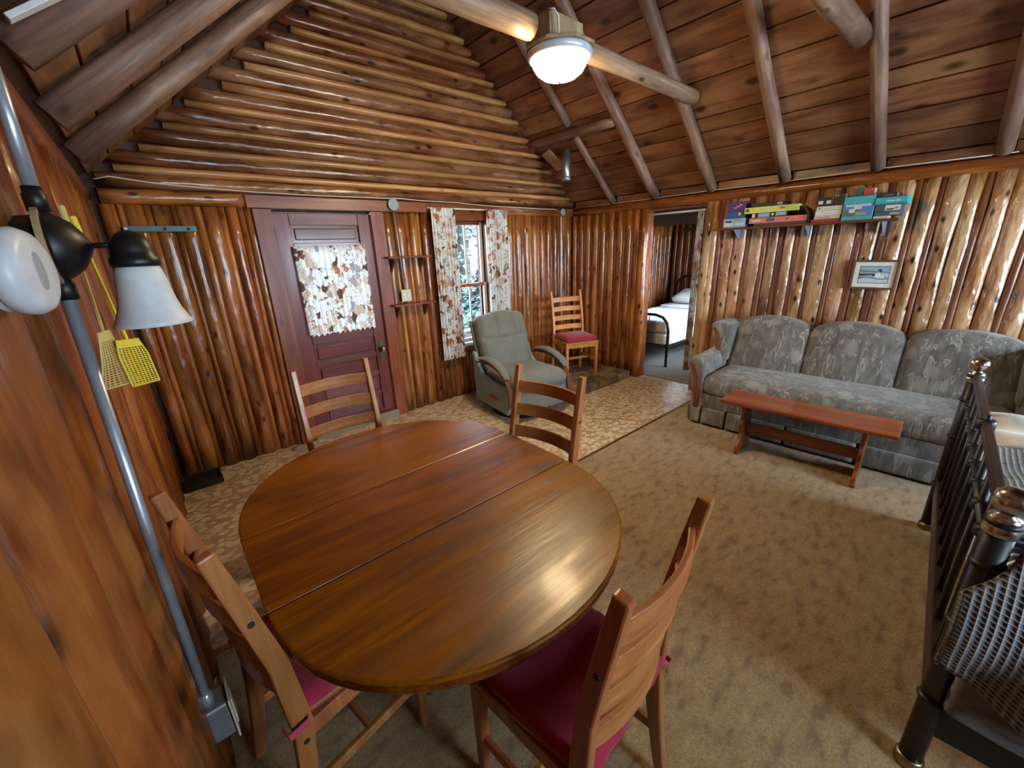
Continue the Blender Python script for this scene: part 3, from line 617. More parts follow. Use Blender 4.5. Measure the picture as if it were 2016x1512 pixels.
# dining chairs ---------------------------------------------------------
def post_y(z):
    P = [(0, -.245), (.25, -.205), (.46, -.185), (.70, -.200), (.95, -.245), (1.08, -.270)]
    for (z0, y0), (z1, y1) in zip(P[:-1], P[1:]):
        if z <= z1: return y0+(y1-y0)*(z-z0)/(z1-z0)
    return P[-1][1]
def make_chair(label, group, mat):
    t = thing('dining_chair', label, 'chair', group=group)
    for sg in (-1, 1):
        bp = MB().bar([(sg*.195, post_y(z), z) for z in (0, .15, .30, .46, .58, .70, .83, .95, 1.08)], .030, [.034, .040, .048, .054, .052, .048, .044, .042, .036], (1, 0, 0)).build('back_post', mat, t, bevel=.006)
        MB().bar([(sg*.190, .180, 0), (sg*.192, .176, .455)], [.030, .036], [.030, .040], (1, 0, 0)).build('front_leg', mat, t, bevel=.005)
        MB().bar([(sg*.194, -.205, .215), (sg*.191, .17, .215)], .018, .034, (1, 0, 0)).build('stretcher', mat, t, bevel=.004)
        MB().bar([(sg*.190, -.175, .428), (sg*.188, .17, .428)], .022, .055, (1, 0, 0)).build('seat_rail', mat, t, bevel=.003)
        for z in (.865, .415): MB().lathe([(.008, 0), (.008, .003), (0, .003)], 10, Matrix.Translation((sg*.2095, post_y(z), z)) @ Matrix.Rotation(sg*R(90), 4, 'Y')).build('bolt', 'black_plastic', bp)
    for y, z in ((.176, .428), (-.175, .428)): MB().bar([(y, z, -.178), (y, z, .178)], .055, .022, (0, 1, 0)).build('seat_rail', mat, t, bevel=.003, m=MX)
    MB().bar([(-.01, .215, -.185), (-.01, .215, .185)], .034, .018, (0, 1, 0)).build('stretcher', mat, t, bevel=.004, m=MX)
    MB().prism([(-.175, -.182), (.200, -.215), (.205, .215), (-.175, .182)], 1, .456, .477).build('seat', mat, t, bevel=.006, m=MX)
    for z in (.965, .845, .725, .605):
        pts = [(post_y(z) - .038*(1-(x/.185)**2), z, x) for x in [(-.185+.37*i/10) for i in range(11)]]
        MB().bar(pts, .066, .016, (0, 1, 0)).build('back_slat', mat, t, bevel=.004, m=MX)
    return t
def place(t, c, f, z=0.0155):
    t.location = (c[0], c[1], z); t.rotation_euler = (0, 0, math.atan2(f[1], f[0]) - math.pi/2)
def dup(root):
    r = root.copy(); COL.objects.link(r)
    for ch in list(root.children):
        c = ch.copy(); COL.objects.link(c); c.parent = r
        for g in list(ch.children): d = g.copy(); COL.objects.link(d); d.parent = c
    return r
G = 'dining chairs around the oval table'
chD = make_chair('brown slat-back dining chair with its back to the camera, nearest the bed', G, 'chair_wood'); place(chD, (.793, -3.382), (-.092, .996))
spots = [((.783, -1.874), (-.056, -.998), .0165, 'brown slat-back dining chair at the far table end in front of the red door'),
         ((1.268, -2.641), (-.992, -.123), .0155, 'brown slat-back dining chair on the far side of the table nearest the recliner'),
         ((.312, -2.775), (.985, .172), .0155, 'brown slat-back dining chair squeezed between the table and the left log wall')]
chs = []
for c, f, z, lab in spots:
    o = dup(chD); place(o, c, f, z); o['label'] = lab; chs.append(o)
chE = make_chair('pale wooden slat-back chair with red cushion on the stone hearth in the corner', 'spare chair', 'pale_chair_wood'); del chE['group']; chE.scale = (1.04, 1.04, .955); place(chE, (4.026, -.652), (-.38, -.925), .112)
def seat_cushion(label, chair, yoff=-.005):
    m = chair.matrix_basis.copy(); t = thing('seat_cushion', label, 'cushion', group='red seat cushions'); t.location = chair.location + Vector((0, 0, .478*chair.scale.z)); t.rotation_euler = chair.rotation_euler
    def fn(p, q):
        ax, ay = p[0], p[1]; e = max(abs(ax), abs(ay)); z = q.z
        if z > 0: z *= 1.25-.55*e**4
        tuft = sum(math.exp(-(((ax-tx)**2+(ay-ty)**2)/.012)) for tx in (-.42, .42) for ty in (-.42, .42)); z -= .012*tuft*(1 if z > 0 else 0)
        sc = 1+.012*math.sin((math.atan2(ay, ax))*22)*(e**6)
        return (q.x*sc, q.y*sc, z)
    MB().cushion((0, yoff, .031), (.405, .40, .060), .028, 22, fn).build('pad', 'red_cushion', t, smooth=True)
    for sg in (-1, 1):
        MB().bar([(sg*.175, -.16, .012), (sg*.222, -.175, .010), (sg*.222, -.225, .006), (sg*.185, -.228, .004)], .022, .004, (0, 0, 1)).build('tie', 'red_tie', t)
    return t
bpy.context.view_layer.update()
seat_cushion('red seat cushion on the chair with its back to the camera', chD, -.02)
seat_cushion('red seat cushion tied to the chair beside the left log wall', chs[2])
seat_cushion('red seat cushion on the pale chair on the hearth', chE)

# sofa ------------------------------------------------------------------
so = thing('sofa', 'long grey-taupe patterned sofa with three arched back cushions and wooden arm fronts', 'sofa', (3.80, -2.265, .0125), R(-87.5))
SF = 'sofa_fabric'; SLN = 2.15
MB().box((.07, .05, .04), (SLN-.07, .76, .31)).build('base', SF, so, bevel=.01)
MB().cushion((SLN/2, .335, .385), (SLN-.23, .68, .20), .075, 14, lambda p, q: (q.x, q.y, q.z + (.022*(1-p[0]**2)*(1-p[1]**2) if q.z > 0 else 0))).build('seat', SF, so, smooth=True)
bw = (SLN-.26)/3
for k in range(3):
    xc = .13+bw*(k+.5)
    def fn(p, q):
        arch = .075*(1-abs(p[0])**2.2) if q.z > 0 else 0
        z = q.z + arch*max(0, p[2]); y = q.y - .035*(1-p[0]**2)*(1-p[2]**2)*(1 if q.y < 0 else 0)
        return (q.x, y + (z+.27)*.24, z)
    MB().cushion((xc, .60, .645), (bw+.012, .19, .49), .055, 12, fn).build('back_cushion', SF, so, smooth=True)
def back_outline():
    pts = [(.12, .30)]
    for k in range(3):
        for i in range(9): u = -1+i/4; pts.append((.13+bw*(k+.5+u/2), .872+.07*(1-abs(u)**2.2)))
    return pts + [(SLN-.12, .30)]
MB().prism(back_outline(), 1, .735, .775).build('back_panel', SF, so, bevel=.012)
for sg in (0, 1):
    X = lambda x: x if sg == 0 else SLN-x
    prof = [(.135, .05), (.025, .05), (.025, .38), (.008, .48), (-.030, .555), (-.040, .60), (-.015, .635), (.04, .648), (.09, .63), (.118, .57), (.130, .46)]
    poly = [(X(x), z) for x, z in prof]; poly = poly if sg == 0 else poly[::-1]
    ar = MB().prism(poly, 1, .0, .72).build('arm', SF, so, bevel=.018, smooth=False)
    fp = [(X(x), -.008, z) for x, z in ((.082, .17), (.082, .34), (.070, .46), (.035, .555), (-.004, .600))]
    MB().bar(fp, [.042, .046, .046, .042, .020], .018, (1, 0, 0)).build('arm_facing', 'sofa_wood', ar, bevel=.006)
    wp = [(X(x), z) for x, z in ((.145, .52), (.05, .56), (.025, .70), (-.012, .82), (-.03, .875), (.0, .90), (.10, .905), (.17, .89))]; wp = wp if sg == 0 else wp[::-1]
    wg = MB().prism(wp, 1, .44, .775).build('wing', SF, so, bevel=.02)
    fp = [(X(x), .432, z) for x, z in ((.075, .63), (.066, .72), (.048, .80), (.016, .86))]
    MB().bar(fp, [.036, .042, .042, .016], .016, (1, 0, 0)).build('wing_facing', 'sofa_wood', wg, bevel=.005)
xs = [.035, .14, .36, .83, 1.30, 1.77, 2.01, SLN-.035]
for x0, x1 in zip(xs[:-1], xs[1:]):
    MB().cushion(((x0+x1)/2, .012, .095), (x1-x0-.016, .035, .155), .012, 6, lambda p, q: (q.x, q.y - .012*(1-p[2])/2, q.z)).build('skirt_panel', SF, so, smooth=True)
MB().box((.10, .018, .17), (SLN-.10, .05, .30)).build('front_band', SF, so, bevel=.008)
for sg in (0, 1):
    xx = .012 if sg == 0 else SLN-.012
    MB().box((xx-.012, .02, .018), (xx+.012, .72, .17)).build('skirt_panel', SF, so, bevel=.01)
# bench -------------------------------------------------------------------
be = thing('coffee_table', 'narrow reddish wooden bench table on two shaped board legs in front of the sofa', 'bench', (3.605, -3.245, .0125), R(-86.2))
MB().box((-.172, -.0125, -.54), (.172, .0125, .54)).build('top', 'bench_wood', be, bevel=.006, m=Matrix.Translation((0, 0, .4305)) @ MX)
half = [(0, .150), (.02, .168), (.07, .150), (.12, .110), (.17, .090), (.20, .100), (.235, .118), (.26, .112), (.30, .088), (.34, .085), (.38, .105), (.4175, .125)]
poly = [(y, z) for z, y in half] + [(-y, z) for z, y in reversed(half)]
for x in (-.375, .375): MB().prism(poly, 0, x-.014, x+.014).build('leg', 'bench_leg_wood', be, bevel=.006)
MB().box((-.011, -.042, -.361), (.011, .042, .361)).build('stretcher', 'bench_leg_wood', be, bevel=.003, m=Matrix.Translation((0, 0, .195)) @ MX)
# recliner ------------------------------------------------------------------
rc = thing('recliner', 'grey-green upholstered recliner with curved wooden padded arms below the window', 'armchair', (2.935, -.825, 0), R(-8)); rc.scale = (1.07, 1.05, .945)
RF, RS = 'recliner_fabric', 'recliner_side_fabric'
for sg in (-1, 1):
    poly = [(.34, .10), (.36, .45), (.385, .66), (.33, .665), (.27, .52), (.18, .44), (-.05, .405), (-.24, .40), (-.31, .36), (-.32, .18), (-.27, .09)]
    poly = [(y, z) for y, z in poly]
    MB().prism(poly, 0, sg*.305, sg*.345).build('side_panel', RS, rc, bevel=.012)
MB().box((-.305, -.26, .12), (.305, .34, .36)).build('body', RS, rc, bevel=.02)
MB().cushion((0, -.08, .425), (.60, .60, .17), .075, 14, lambda p, q: (q.x, q.y-.03*(1-p[2]**2)*(1 if p[1] < 0 else 0), q.z + (.03*(1-p[0]**2)*(.5-.5*p[1]) if q.z > 0 else 0))).build('seat', RF, rc, smooth=True)
MB().cushion((0, -.335, .235), (.60, .09, .25), .04, 8).build('footrest', RF, rc, smooth=True)
tilt = Matrix.Translation((0, .22, .42)) @ Matrix.Rotation(R(-17), 4, 'X')
def fnb(p, q):
    x, z = p[0], p[2]; y = q.y
    if p[1] < 0:
        g = 0
        if z > .12: g += .032*(math.exp(-((x-.36)/.055)**2)+math.exp(-((x+.36)/.055)**2))*min(1, (z-.12)*5)
        g += .036*math.exp(-((z-.12-.10*x*x)/.055)**2)*max(0, 1-abs(x)**6)
        y += g - .035*(1-x*x)*(math.exp(-((z-.5)/.4)**2)+.8*math.exp(-((z+.35)/.4)**2))
    zz = q.z + .045*math.exp(-(x/.55)**2)*max(0, p[2])**2
    return (q.x*(1+.03*(z > 0)*(1-abs(z))), y, zz)
MB().cushion((0, 0, .325), (.565, .17, .66), .065, 44, fnb, tilt).build('back', RF, rc, smooth=True)
MB().cushion((0, .085, .31), (.60, .05, .64), .024, 8, None, tilt).build('back_shell', RF, rc, smooth=True)
for sg in (-1, 1):
    path = [(.20, .600), (.10, .622), (.0, .625), (-.12, .605), (-.23, .560), (-.30, .49)]
    MB().tube([(sg*.345, y, z+.018) for y, z in path], [.030, .042, .045, .045, .042, .030], 12, .55, True, (0, 0, 1)).build('arm_pad', RF, rc, smooth=True)
    wpth = [(.26, .57), (.16, .592), (.05, .60), (-.08, .590), (-.19, .555), (-.28, .49), (-.335, .40), (-.345, .28), (-.335, .20)]
    MB().bar([(sg*.345, y, z) for y, z in wpth], .042, .022, (1, 0, 0)).build('arm_frame', 'sofa_wood', rc, bevel=.004)
lv = MB(); lv.lathe([(.035, 0), (.035, .014), (.0, .016)], 14, Matrix.Translation((-.347, .03, .205)) @ Matrix.Rotation(R(-90), 4, 'Y'))
lv.bar([(-.360, .05, .200), (-.362, -.06, .215), (-.362, -.14, .232)], [.034, .030, .024], .014, (0, 0, 1)); lv.build('lever', 'chair_wood', rc, smooth=False, bevel=.003)
MB().lathe([(.29, 0), (.30, .01), (.30, .03), (.26, .045), (.10, .05), (.10, .12)], 28).build('swivel_base', 'bronze_metal', rc, smooth=True)

# black metal bed at the right edge --------------------------------------------
P0 = Vector((1.655, -4.125, .012)); P1 = Vector((3.265, -4.02, .012)); ang = math.atan2(P1.y-P0.y, P1.x-P0.x); BL = (P1-P0).length
bd = thing('metal_bed', 'black metal double bed with silver ball finials at the right edge', 'bed', P0, ang)
def finial(x, y, h):
    m = Matrix.Translation((x, y, h)); f = MB().lathe([(.034, -.09), (.036, -.085), (.036, -.065), (.031, -.055), (.033, -.046), (.030, -.036), (.018, -.030), (.020, -.024), (.033, -.010), (.037, .008), (.033, .028), (.020, .040), (0, .045)], 20, m)
    return f
for x in (0, BL):
    po = MB().tube([(x, 0, .02), (x, 0, .955)], .030, 16).build('post', 'black_metal', bd, smooth=True)
    finial(x, 0, 1.0).build('finial', 'nickel', po, smooth=True)
    MB().lathe([(.036, 0), (.038, .01), (.036, .035), (.030, .04)], 16, Matrix.Translation((x, 0, 0))).build('foot_cap', 'brass_cap', po, smooth=True)
    for z in (.30, .60, .812, .945): MB().lathe([(.034, -.008), (.038, 0), (.034, .008)], 14, Matrix.Translation((x, 0, z))).build('collar', 'black_metal', po, smooth=True)
MB().bar([(.03, 0, .945), (BL-.03, 0, .945)], .026, .034, (0, 1, 0)).build('top_rail', 'dark_bronze', bd, bevel=.004)
MB().lathe([(.022, -.022), (.028, -.016), (.028, .016), (.022, .022), (.008, .026), (.010, .036), (0, .040)], 14, Matrix.Translation((BL/2, 0, .945))).build('knob', 'black_metal', bd, smooth=True)
MB().tube([(.03, 0, .812), (BL-.03, 0, .812)], .015, 12).build('middle_rail', 'black_metal', bd, smooth=True)
MB().box((.03, -.018, .24), (BL-.03, .018, .33)).build('lower_rail', 'dark_bronze', bd, bevel=.005)
for i in range(1, 9):
    x = BL*i/9; sp = MB().tube([(x, 0, .33), (x, 0, .93)], .011, 8).build('spindle', 'black_metal', bd, smooth=True)
    MB().lathe([(.018, -.018), (.024, -.012), (.024, .012), (.018, .018)], 12, Matrix.Translation((x, 0, .812))).build('collar', 'black_metal', sp, smooth=True)
for x in (.02, BL-.02): MB().box((x-.014, -2.05, .15), (x+.014, -.02, .41)).build('side_rail', 'black_metal', bd, bevel=.004)
MB().cushion((BL/2, -1.06, .43), (BL-.10, 1.98, .20), .04, 10).build('box_spring', 'box_spring_fabric', bd, smooth=True)
MB().cushion((BL/2, -1.06, .62), (BL-.08, 1.98, .22), .06, 10).build('mattress', 'striped_ticking', bd, smooth=True)
MB().box((-.01, -2.10, 0), (BL+.01, -2.06, 1.1)).build('headboard', 'black_metal', bd, bevel=.01)
# bedding
def R2(p): return Matrix.Translation(P0) @ Matrix.Rotation(ang, 4, 'Z') @ Vector(p)
def drape(x, y, hang0, hang1, zt, edge, seed):
    pass
wq = random.Random(4)
b = MB(); NU, NV = 56, 60; uv = []
for j in range(NV+1):
    for i in range(NU+1):
        s = -.52 + 1.55*i/NU      # <0 hangs down the near side, wrapped around the post
        t_ = max(0.0, -s/.52); ys_ = -.05+.09*min(1, t_*2.5)**2; y = ys_ - 1.0*j/NV
        fold = .016*math.sin(y*19+1.3)+.010*math.sin(y*37+s*5)
        if s < 0: x = .03 - .15*math.sin(min(1, t_*1.15)*math.pi*.62) + fold*t_; z = .915 - .44*t_ + .05*t_*math.sin(y*8+.6); z -= .03*j/NV
        else: x = .03 + s; z = .915 - .14*min(1, s/.5)**1.5 + .010*math.sin(s*14+y*5)+.008*math.sin(y*17+s*6)
        b.v.append(R2((x, y, z))); uv.append((s*60, y*60))
b.f = [(j*(NU+1)+i, j*(NU+1)+i+1, (j+1)*(NU+1)+i+1, (j+1)*(NU+1)+i) for j in range(NV) for i in range(NU)]
bl = b.build('blanket', 'waffle_blanket', smooth=True, solid=.012, uv=uv); tag(bl, 'blue-grey waffle weave blanket hanging over the side of the black bed', 'blanket')
b = MB().cushion((0, 0, 0), (.62, .70, .07), .032, 18, lambda p, q: (q.x, q.y, q.z+.018*math.sin(q.x*23)*math.cos(q.y*15)))
fl_ = b.build('fleece_throw', 'grey_fleece', smooth=True, m=Matrix.Translation(R2((-.035, -.42, .40))) @ Matrix.Rotation(ang, 4, 'Z') @ Matrix.Rotation(R(80), 4, 'Y') @ Matrix.Diagonal((.32, 1.15, .9, 1)))
tag(fl_, 'dark grey fleece hanging below the waffle blanket on the black bed', 'throw')
b = MB().grid(lambda u, v: R2((1.10+.48*u, -.05-1.0*v, .742+.022*math.sin(u*9+v*4)+.02*math.sin(v*13)+.03*math.sin(u*3.1)*(1-v))), 26, 30)
tag(b.build('duvet', 'cream_bedding', smooth=True, solid=.02), 'rumpled cream sheet on the far side of the black bed', 'bedding')

# =================================================================== HEARTH
hb = thing('stone_hearth', 'low flagstone hearth in the corner under the pale chair', 'hearth')
HX0, HX1, HY0, HY1, HH = 3.42, 4.655, -1.06, -.005, .10
MB().box((HX0+.006, HY0+.006, 0), (HX1, HY1, HH-.012)).build('mortar_bed', 'mortar', hb, bevel=.006)
hq = random.Random(8); nx, ny = 6, 5; gp = {}
for i in range(nx+1):
    for j in range(ny+1):
        jx = 0 if i in (0, nx) else hq.uniform(-.055, .055); jy = 0 if j in (0, ny) else hq.uniform(-.05, .05)
        gp[i, j] = Vector((HX0+(HX1-HX0)*i/nx+jx, HY0+(HY1-HY0)*j/ny+jy))
for i in range(nx):
    for j in range(ny):
        c4 = [gp[i, j], gp[i+1, j], gp[i+1, j+1], gp[i, j+1]]; cc = sum(c4, Vector((0, 0)))/4; pts = []
        for k in range(4):
            a, c = c4[k], c4[(k+1) % 4]
            for q in (.2, .5, .8): p = a.lerp(c, q); p = p.lerp(cc, .07+hq.uniform(0, .05)); pts.append((p.x, p.y))
        MB().prism(pts, 2, HH-.05, HH+hq.uniform(-.004, .004)).build('flagstone', 'hearth_stone', hb, bevel=.006)
s = HX0
while s < HX1-.05:
    wd = min(hq.uniform(.14, .26), HX1-s); MB().box((s+.006, HY0-.01, .004), (s+wd-.006, HY0+.02, HH-.014)).build('edge_stone', 'hearth_stone', hb, bevel=.008); s += wd

# =================================================================== WALL THINGS
def curtain(name, label, p0, p1, ztop, zbot, folds, amp, out, group=None, nu=60, nv=26, taper=None, seed=1):
    """gathered cloth panel hanging between two points, folds bulging along `out`"""
    q = random.Random(seed); ph = [q.uniform(0, 6.3) for _ in range(4)]; p0 = Vector(p0); p1 = Vector(p1); o = Vector(out)
    def fn(u, v):
        a = p0.lerp(p1, u)
        if taper: mid = taper; a = p0.lerp(p1, mid + (u-mid)*(1-.12*math.sin(v*math.pi)))
        d = amp*(.55+.45*v)*(math.sin(u*folds*2*math.pi+ph[0]+.5*v)+.4*math.sin(u*folds*4.3*math.pi+ph[1]))
        z = ztop+(zbot-ztop)*v + (.012*math.sin(u*folds*2*math.pi+ph[2]) if v > .99 else 0)
        r_ = Vector((a.x, a.y, z)) + o*(d+.012)
        return r_
    b = MB().grid(fn, nu, nv); ob = b.build(name, 'curtain_fabric', smooth=True)
    return tag(ob, label, 'curtain', group)
OUT = (0, -1, 0)
curtain('door_curtain', 'white leaf-print curtain gathered over the glass of the red door', (1.118, -.012, 0), (1.740, -.012, 0), 1.765, .99, 13, .007, OUT, nu=150, seed=2)
curtain('window_curtain', 'white leaf-print curtain panel left of the window, beside the small shelves', (2.445, -.072, 0), (2.735, -.072, 0), 2.105, .50, 7, .016, OUT, nu=110, seed=3)
curtain('window_curtain', 'white leaf-print curtain panel right of the window, behind the recliner', (3.145, -.072, 0), (3.455, -.072, 0), 2.105, .46, 7, .016, OUT, nu=110, seed=4)
curtain('doorway_curtain', 'white leaf-print curtain pulled to the right side of the bedroom doorway', (W+.035, -1.735, 0), (W+.035, -1.808, 0), 1.985, .22, 4, .022, (-1, 0, 0), nu=60, seed=5)
curtain('bedroom_curtain', 'white leaf-print curtain at the bedroom window seen through the doorway', (6.50, -.03, 0), (6.72, -.03, 0), 2.0, .72, 5, .016, OUT, nu=60, seed=6)
def rod(label, a, c, r_=.008, mat='white_paint'):
    t = MB().tube([a, c], r_, 10).build('curtain_rod', mat, smooth=True); return tag(t, label, 'curtain rod')
rod('white curtain rod above the window with two curtain panels', (2.43, -.060, 2.100), (3.47, -.060, 2.100))
rod('thin rod holding the short curtain on the red door', (1.13, -.004, 1.757), (1.75, -.004, 1.757), .005)
rod('white curtain rod across the top of the bedroom doorway', (W+.035, -1.145, 1.992), (W+.035, -1.815, 1.992), .011)

# small shelves beside the door
for z, lab in ((1.637, 'small dark wooden wall shelf beside the door, the upper one'), (1.176, 'small dark wooden wall shelf beside the door, the lower one under the switch')):
    t = thing('wall_shelf', lab, 'shelf', (2.155, 0, z), group='small shelves by the door')
    MB().box((-.063, -.009, -.235), (.063, .009, .235)).build('board', 'shelf_wood', t, bevel=.003, m=Matrix.Translation((0, -.066, 0)) @ MX)
    for x in (-.17, .15):
        MB().prism([(-.006, -.010), (-.105, -.010), (-.105, -.022), (-.03, -.12), (-.006, -.14)], 0, x-.009, x+.009).build('bracket', 'shelf_wood', t, bevel=.002)
# switch, boxes, conduits, cables
def conduit(label, pts, r_=.009, mat='conduit_steel'):
    return tag(MB().tube(pts, r_, 12).build('conduit', mat, smooth=True), label, 'conduit')
sw = thing('light_switch', 'cream double light switch above the lower small shelf', 'switch', (2.105, -.012, 1.262))
swp = MB().box((-.055, -.022, -.060), (.055, -.014, .060)).build('plate', 'cream_plastic', sw, bevel=.004); MB().box((-.045, -.014, -.05), (.045, .012, .05)).build('box', 'box_steel', sw, bevel=.003)
for x in (-.023, .023): MB().box((x-.014, -.027, -.030), (x+.014, -.021, .030)).build('rocker', 'white_plastic', swp, bevel=.003)
def junction(label, x, y, z, r_=.055, n=8):
    t = thing('junction_box', label, 'junction box', (x, y, z)); m = Matrix.Rotation(R(90), 4, 'X') @ Matrix.Rotation(R(22.5), 4, 'Z')
    MB().lathe([(r_*.93, -.03), (r_*.93, .012)], n, m).build('box', 'box_steel', t); MB().lathe([(r_, .012), (r_, .018), (r_*.8, .021), (0, .021)], 20 if n > 8 else 16, m).build('cover', 'grey_paint', t, smooth=False, bevel=.003); return t
junction('round grey junction box on the trim right of the red door', 2.062, -.050, 2.118, .055)
junction('round grey junction box high in the room corner', 4.467, -.034, 2.108, .045)
conduit('thin metal conduit running down to the cream light switch', [(2.078, -.020, 2.06), (2.088, -.020, 1.70), (2.100, -.018, 1.325)])
conduit('thin white conduit running down the corner behind the pale chair', [(4.467, -.012, 2.06), (4.467, -.012, .75)], .008, 'white_paint')
def cable(label, pts, r_=.0045):
    return tag(MB().tube(pts, r_, 8).build('cable', 'caulk_wire', smooth=True), label, 'cable')
cable('pale cable stapled along the logs above the door and window', [(.02, -.02, 2.205), (.10, -.03, 2.225), (.30, -.03, 2.200), (.55, -.032, 2.185), (.62, -.03, 2.182), (.92, -.034, 2.172), (1.4, -.045, 2.166), (1.98, -.045, 2.172), (2.15, -.045, 2.176), (2.4, -.022, 2.168), (2.8, -.02, 2.166), (3.2, -.016, 2.150), (3.6, -.016, 2.146), (4.1, -.016, 2.140), (4.32, -.016, 2.142), (4.385, -.020, 2.130)])
cable('pale cable lying along the log plate above the sofa wall', [(W-.02, -.05, 2.155), (W-.02, -.5, 2.160), (W-.022, -1.1, 2.158), (W-.02, -1.8, 2.166), (W-.02, -2.5, 2.160), (W-.018, -3.1, 2.170), (W-.02, -3.9, 2.162)], .0028)
MB_ = MB().bar([(.03, -2.42, 2.200), (.14, -2.41, 2.283), (.60, -2.40, 2.675)], .028, .012, (0, 1, 0)); tag(MB_.build('wire_moulding', 'white_paint', bevel=.002), 'white wire moulding climbing the left roof slope', 'wire moulding')
gb = thing('hook_rail', 'dark green metal rail with holes on the log wall left of the door', 'rail', (.29, -.012, 1.905))
MB().box((-.205, -.010, -.020), (.205, -.002, .020)).build('bar', 'green_metal', gb, bevel=.002)
for x in (-.0, .135): MB().lathe([(.010, 0), (.010, .003), (0, .003)], 12, Matrix.Translation((x+.02, -.010, -.002)) @ Matrix.Rotation(R(90), 4, 'X')).build('hole', 'dark_gap', gb)
MB().lathe([(.012, 0), (.010, .018), (0, .020)], 12, Matrix.Translation((-.19, -.010, .0)) @ Matrix.Rotation(R(90), 4, 'X')).build('screw', 'white_paint', gb, smooth=True)
for x in (-.19, .19): MB().box((x-.012, -.002, -.015), (x+.012, .030, .015)).build('stand_off', 'green_metal', gb)

# left wall: conduit with outlet box, sconce, alarm, swatters --------------------
cp = thing('wall_conduit', 'long steel conduit down the left log wall to an outlet box', 'conduit')
MB().tube([(.013, -2.75, 2.10), (.0035, -2.75, 1.79)], .0115, 14).build('pipe', 'conduit_steel', cp, smooth=True)
MB().tube([(-.001, -2.75, 1.645), (-.016, -2.75, 1.0), (-.024, -2.75, .485)], .0115, 14).build('pipe', 'conduit_steel', cp, smooth=True)
for z, x in ((1.80, .004), (1.635, -.001), (.492, -.024)): MB().lathe([(.017, -.022), (.017, .008), (.014, .012), (.014, .022)], 12, Matrix.Translation((x, -2.75, z))).build('connector', 'black_metal' if z > 1 else 'conduit_steel', cp, smooth=True)
ob_ = MB().box((-.040, -2.782, .345), (.016, -2.700, .470)).build('outlet_box', 'box_steel', cp, bevel=.008)
MB().box((.018, -2.792, .335), (.023, -2.690, .480)).build('outlet_cover', 'cream_plastic', ob_, bevel=.003); MB().box((.023, -2.765, .36), (.027, -2.717, .455)).build('receptacle', 'cream_plastic', ob_, bevel=.003)
wl = thing('wall_lamp', 'unlit black wall lamp with white frosted bell glass shade', 'wall lamp', (0, -2.75, 1.715))
MB().lathe([(.055, -.036), (.058, -.006)], 8, Matrix.Rotation(R(90), 4, 'Y')).build('junction_box', 'black_metal', wl)
MB().lathe([(.072, -.006), (.072, .003), (.06, .004)], 24, Matrix.Rotation(R(90), 4, 'Y')).build('mounting_ring', 'tape_tan', wl, smooth=False)
MB().lathe([(.064, .003), (.064, .010), (.058, .022), (.044, .040), (.024, .053), (.012, .058), (.006, .062), (0, .063)], 24, Matrix.Rotation(R(90), 4, 'Y')).build('canopy', 'black_metal', wl, smooth=True)
MB().tube([(.055, 0, 0), (.082, 0, .001), (.108, 0, .002)], .0055, 10).build('arm', 'black_metal', wl, smooth=True)
MB().lathe([(.040, -.046), (.043, -.040), (.043, -.030), (.038, -.024), (.037, -.012), (.033, .006), (.022, .020), (.008, .027), (0, .028)], 24, Matrix.Translation((.118, 0, .002))).build('socket_cap', 'black_metal', wl, smooth=True)
MB().lathe([(.036, -.040), (.041, -.052), (.046, -.085), (.050, -.110), (.056, -.135), (.066, -.158), (.071, -.168), (.069, -.169), (.064, -.158), (.053, -.135), (.043, -.085), (.037, -.050), (.033, -.042)], 32, Matrix.Translation((.118, 0, 0))).build('shade', 'frosted_shade', wl, smooth=True)
al = thing('alarm', 'round white plastic alarm with a small grey window on the left wall', 'alarm', (LW+.004, -3.035, 1.672), R(-14))
RY = Matrix.Rotation(R(90), 4, 'Y')
MB().lathe([(.056, .0), (.056, .006)], 28, RY).build('base', 'white_plastic', al, smooth=False); MB().lathe([(.050, .006), (.050, .010)], 28, RY).build('gap_ring', 'black_plastic', al)
MB().lathe([(.055, .010), (.061, .014), (.062, .030), (.056, .041), (.046, .045), (.020, .046), (0, .046)], 32, RY).build('cover', 'white_plastic', al, smooth=True)
MB().lathe([(.024, 0), (.023, .002), (0, .0022)], 20, Matrix.Translation((.0455, -.005, .0)) @ RY @ Matrix.Scale(.5, 4, (0, 1, 0)) @ Matrix.Scale(1.15, 4, (1, 0, 0))).build('window', 'grey_window', al)
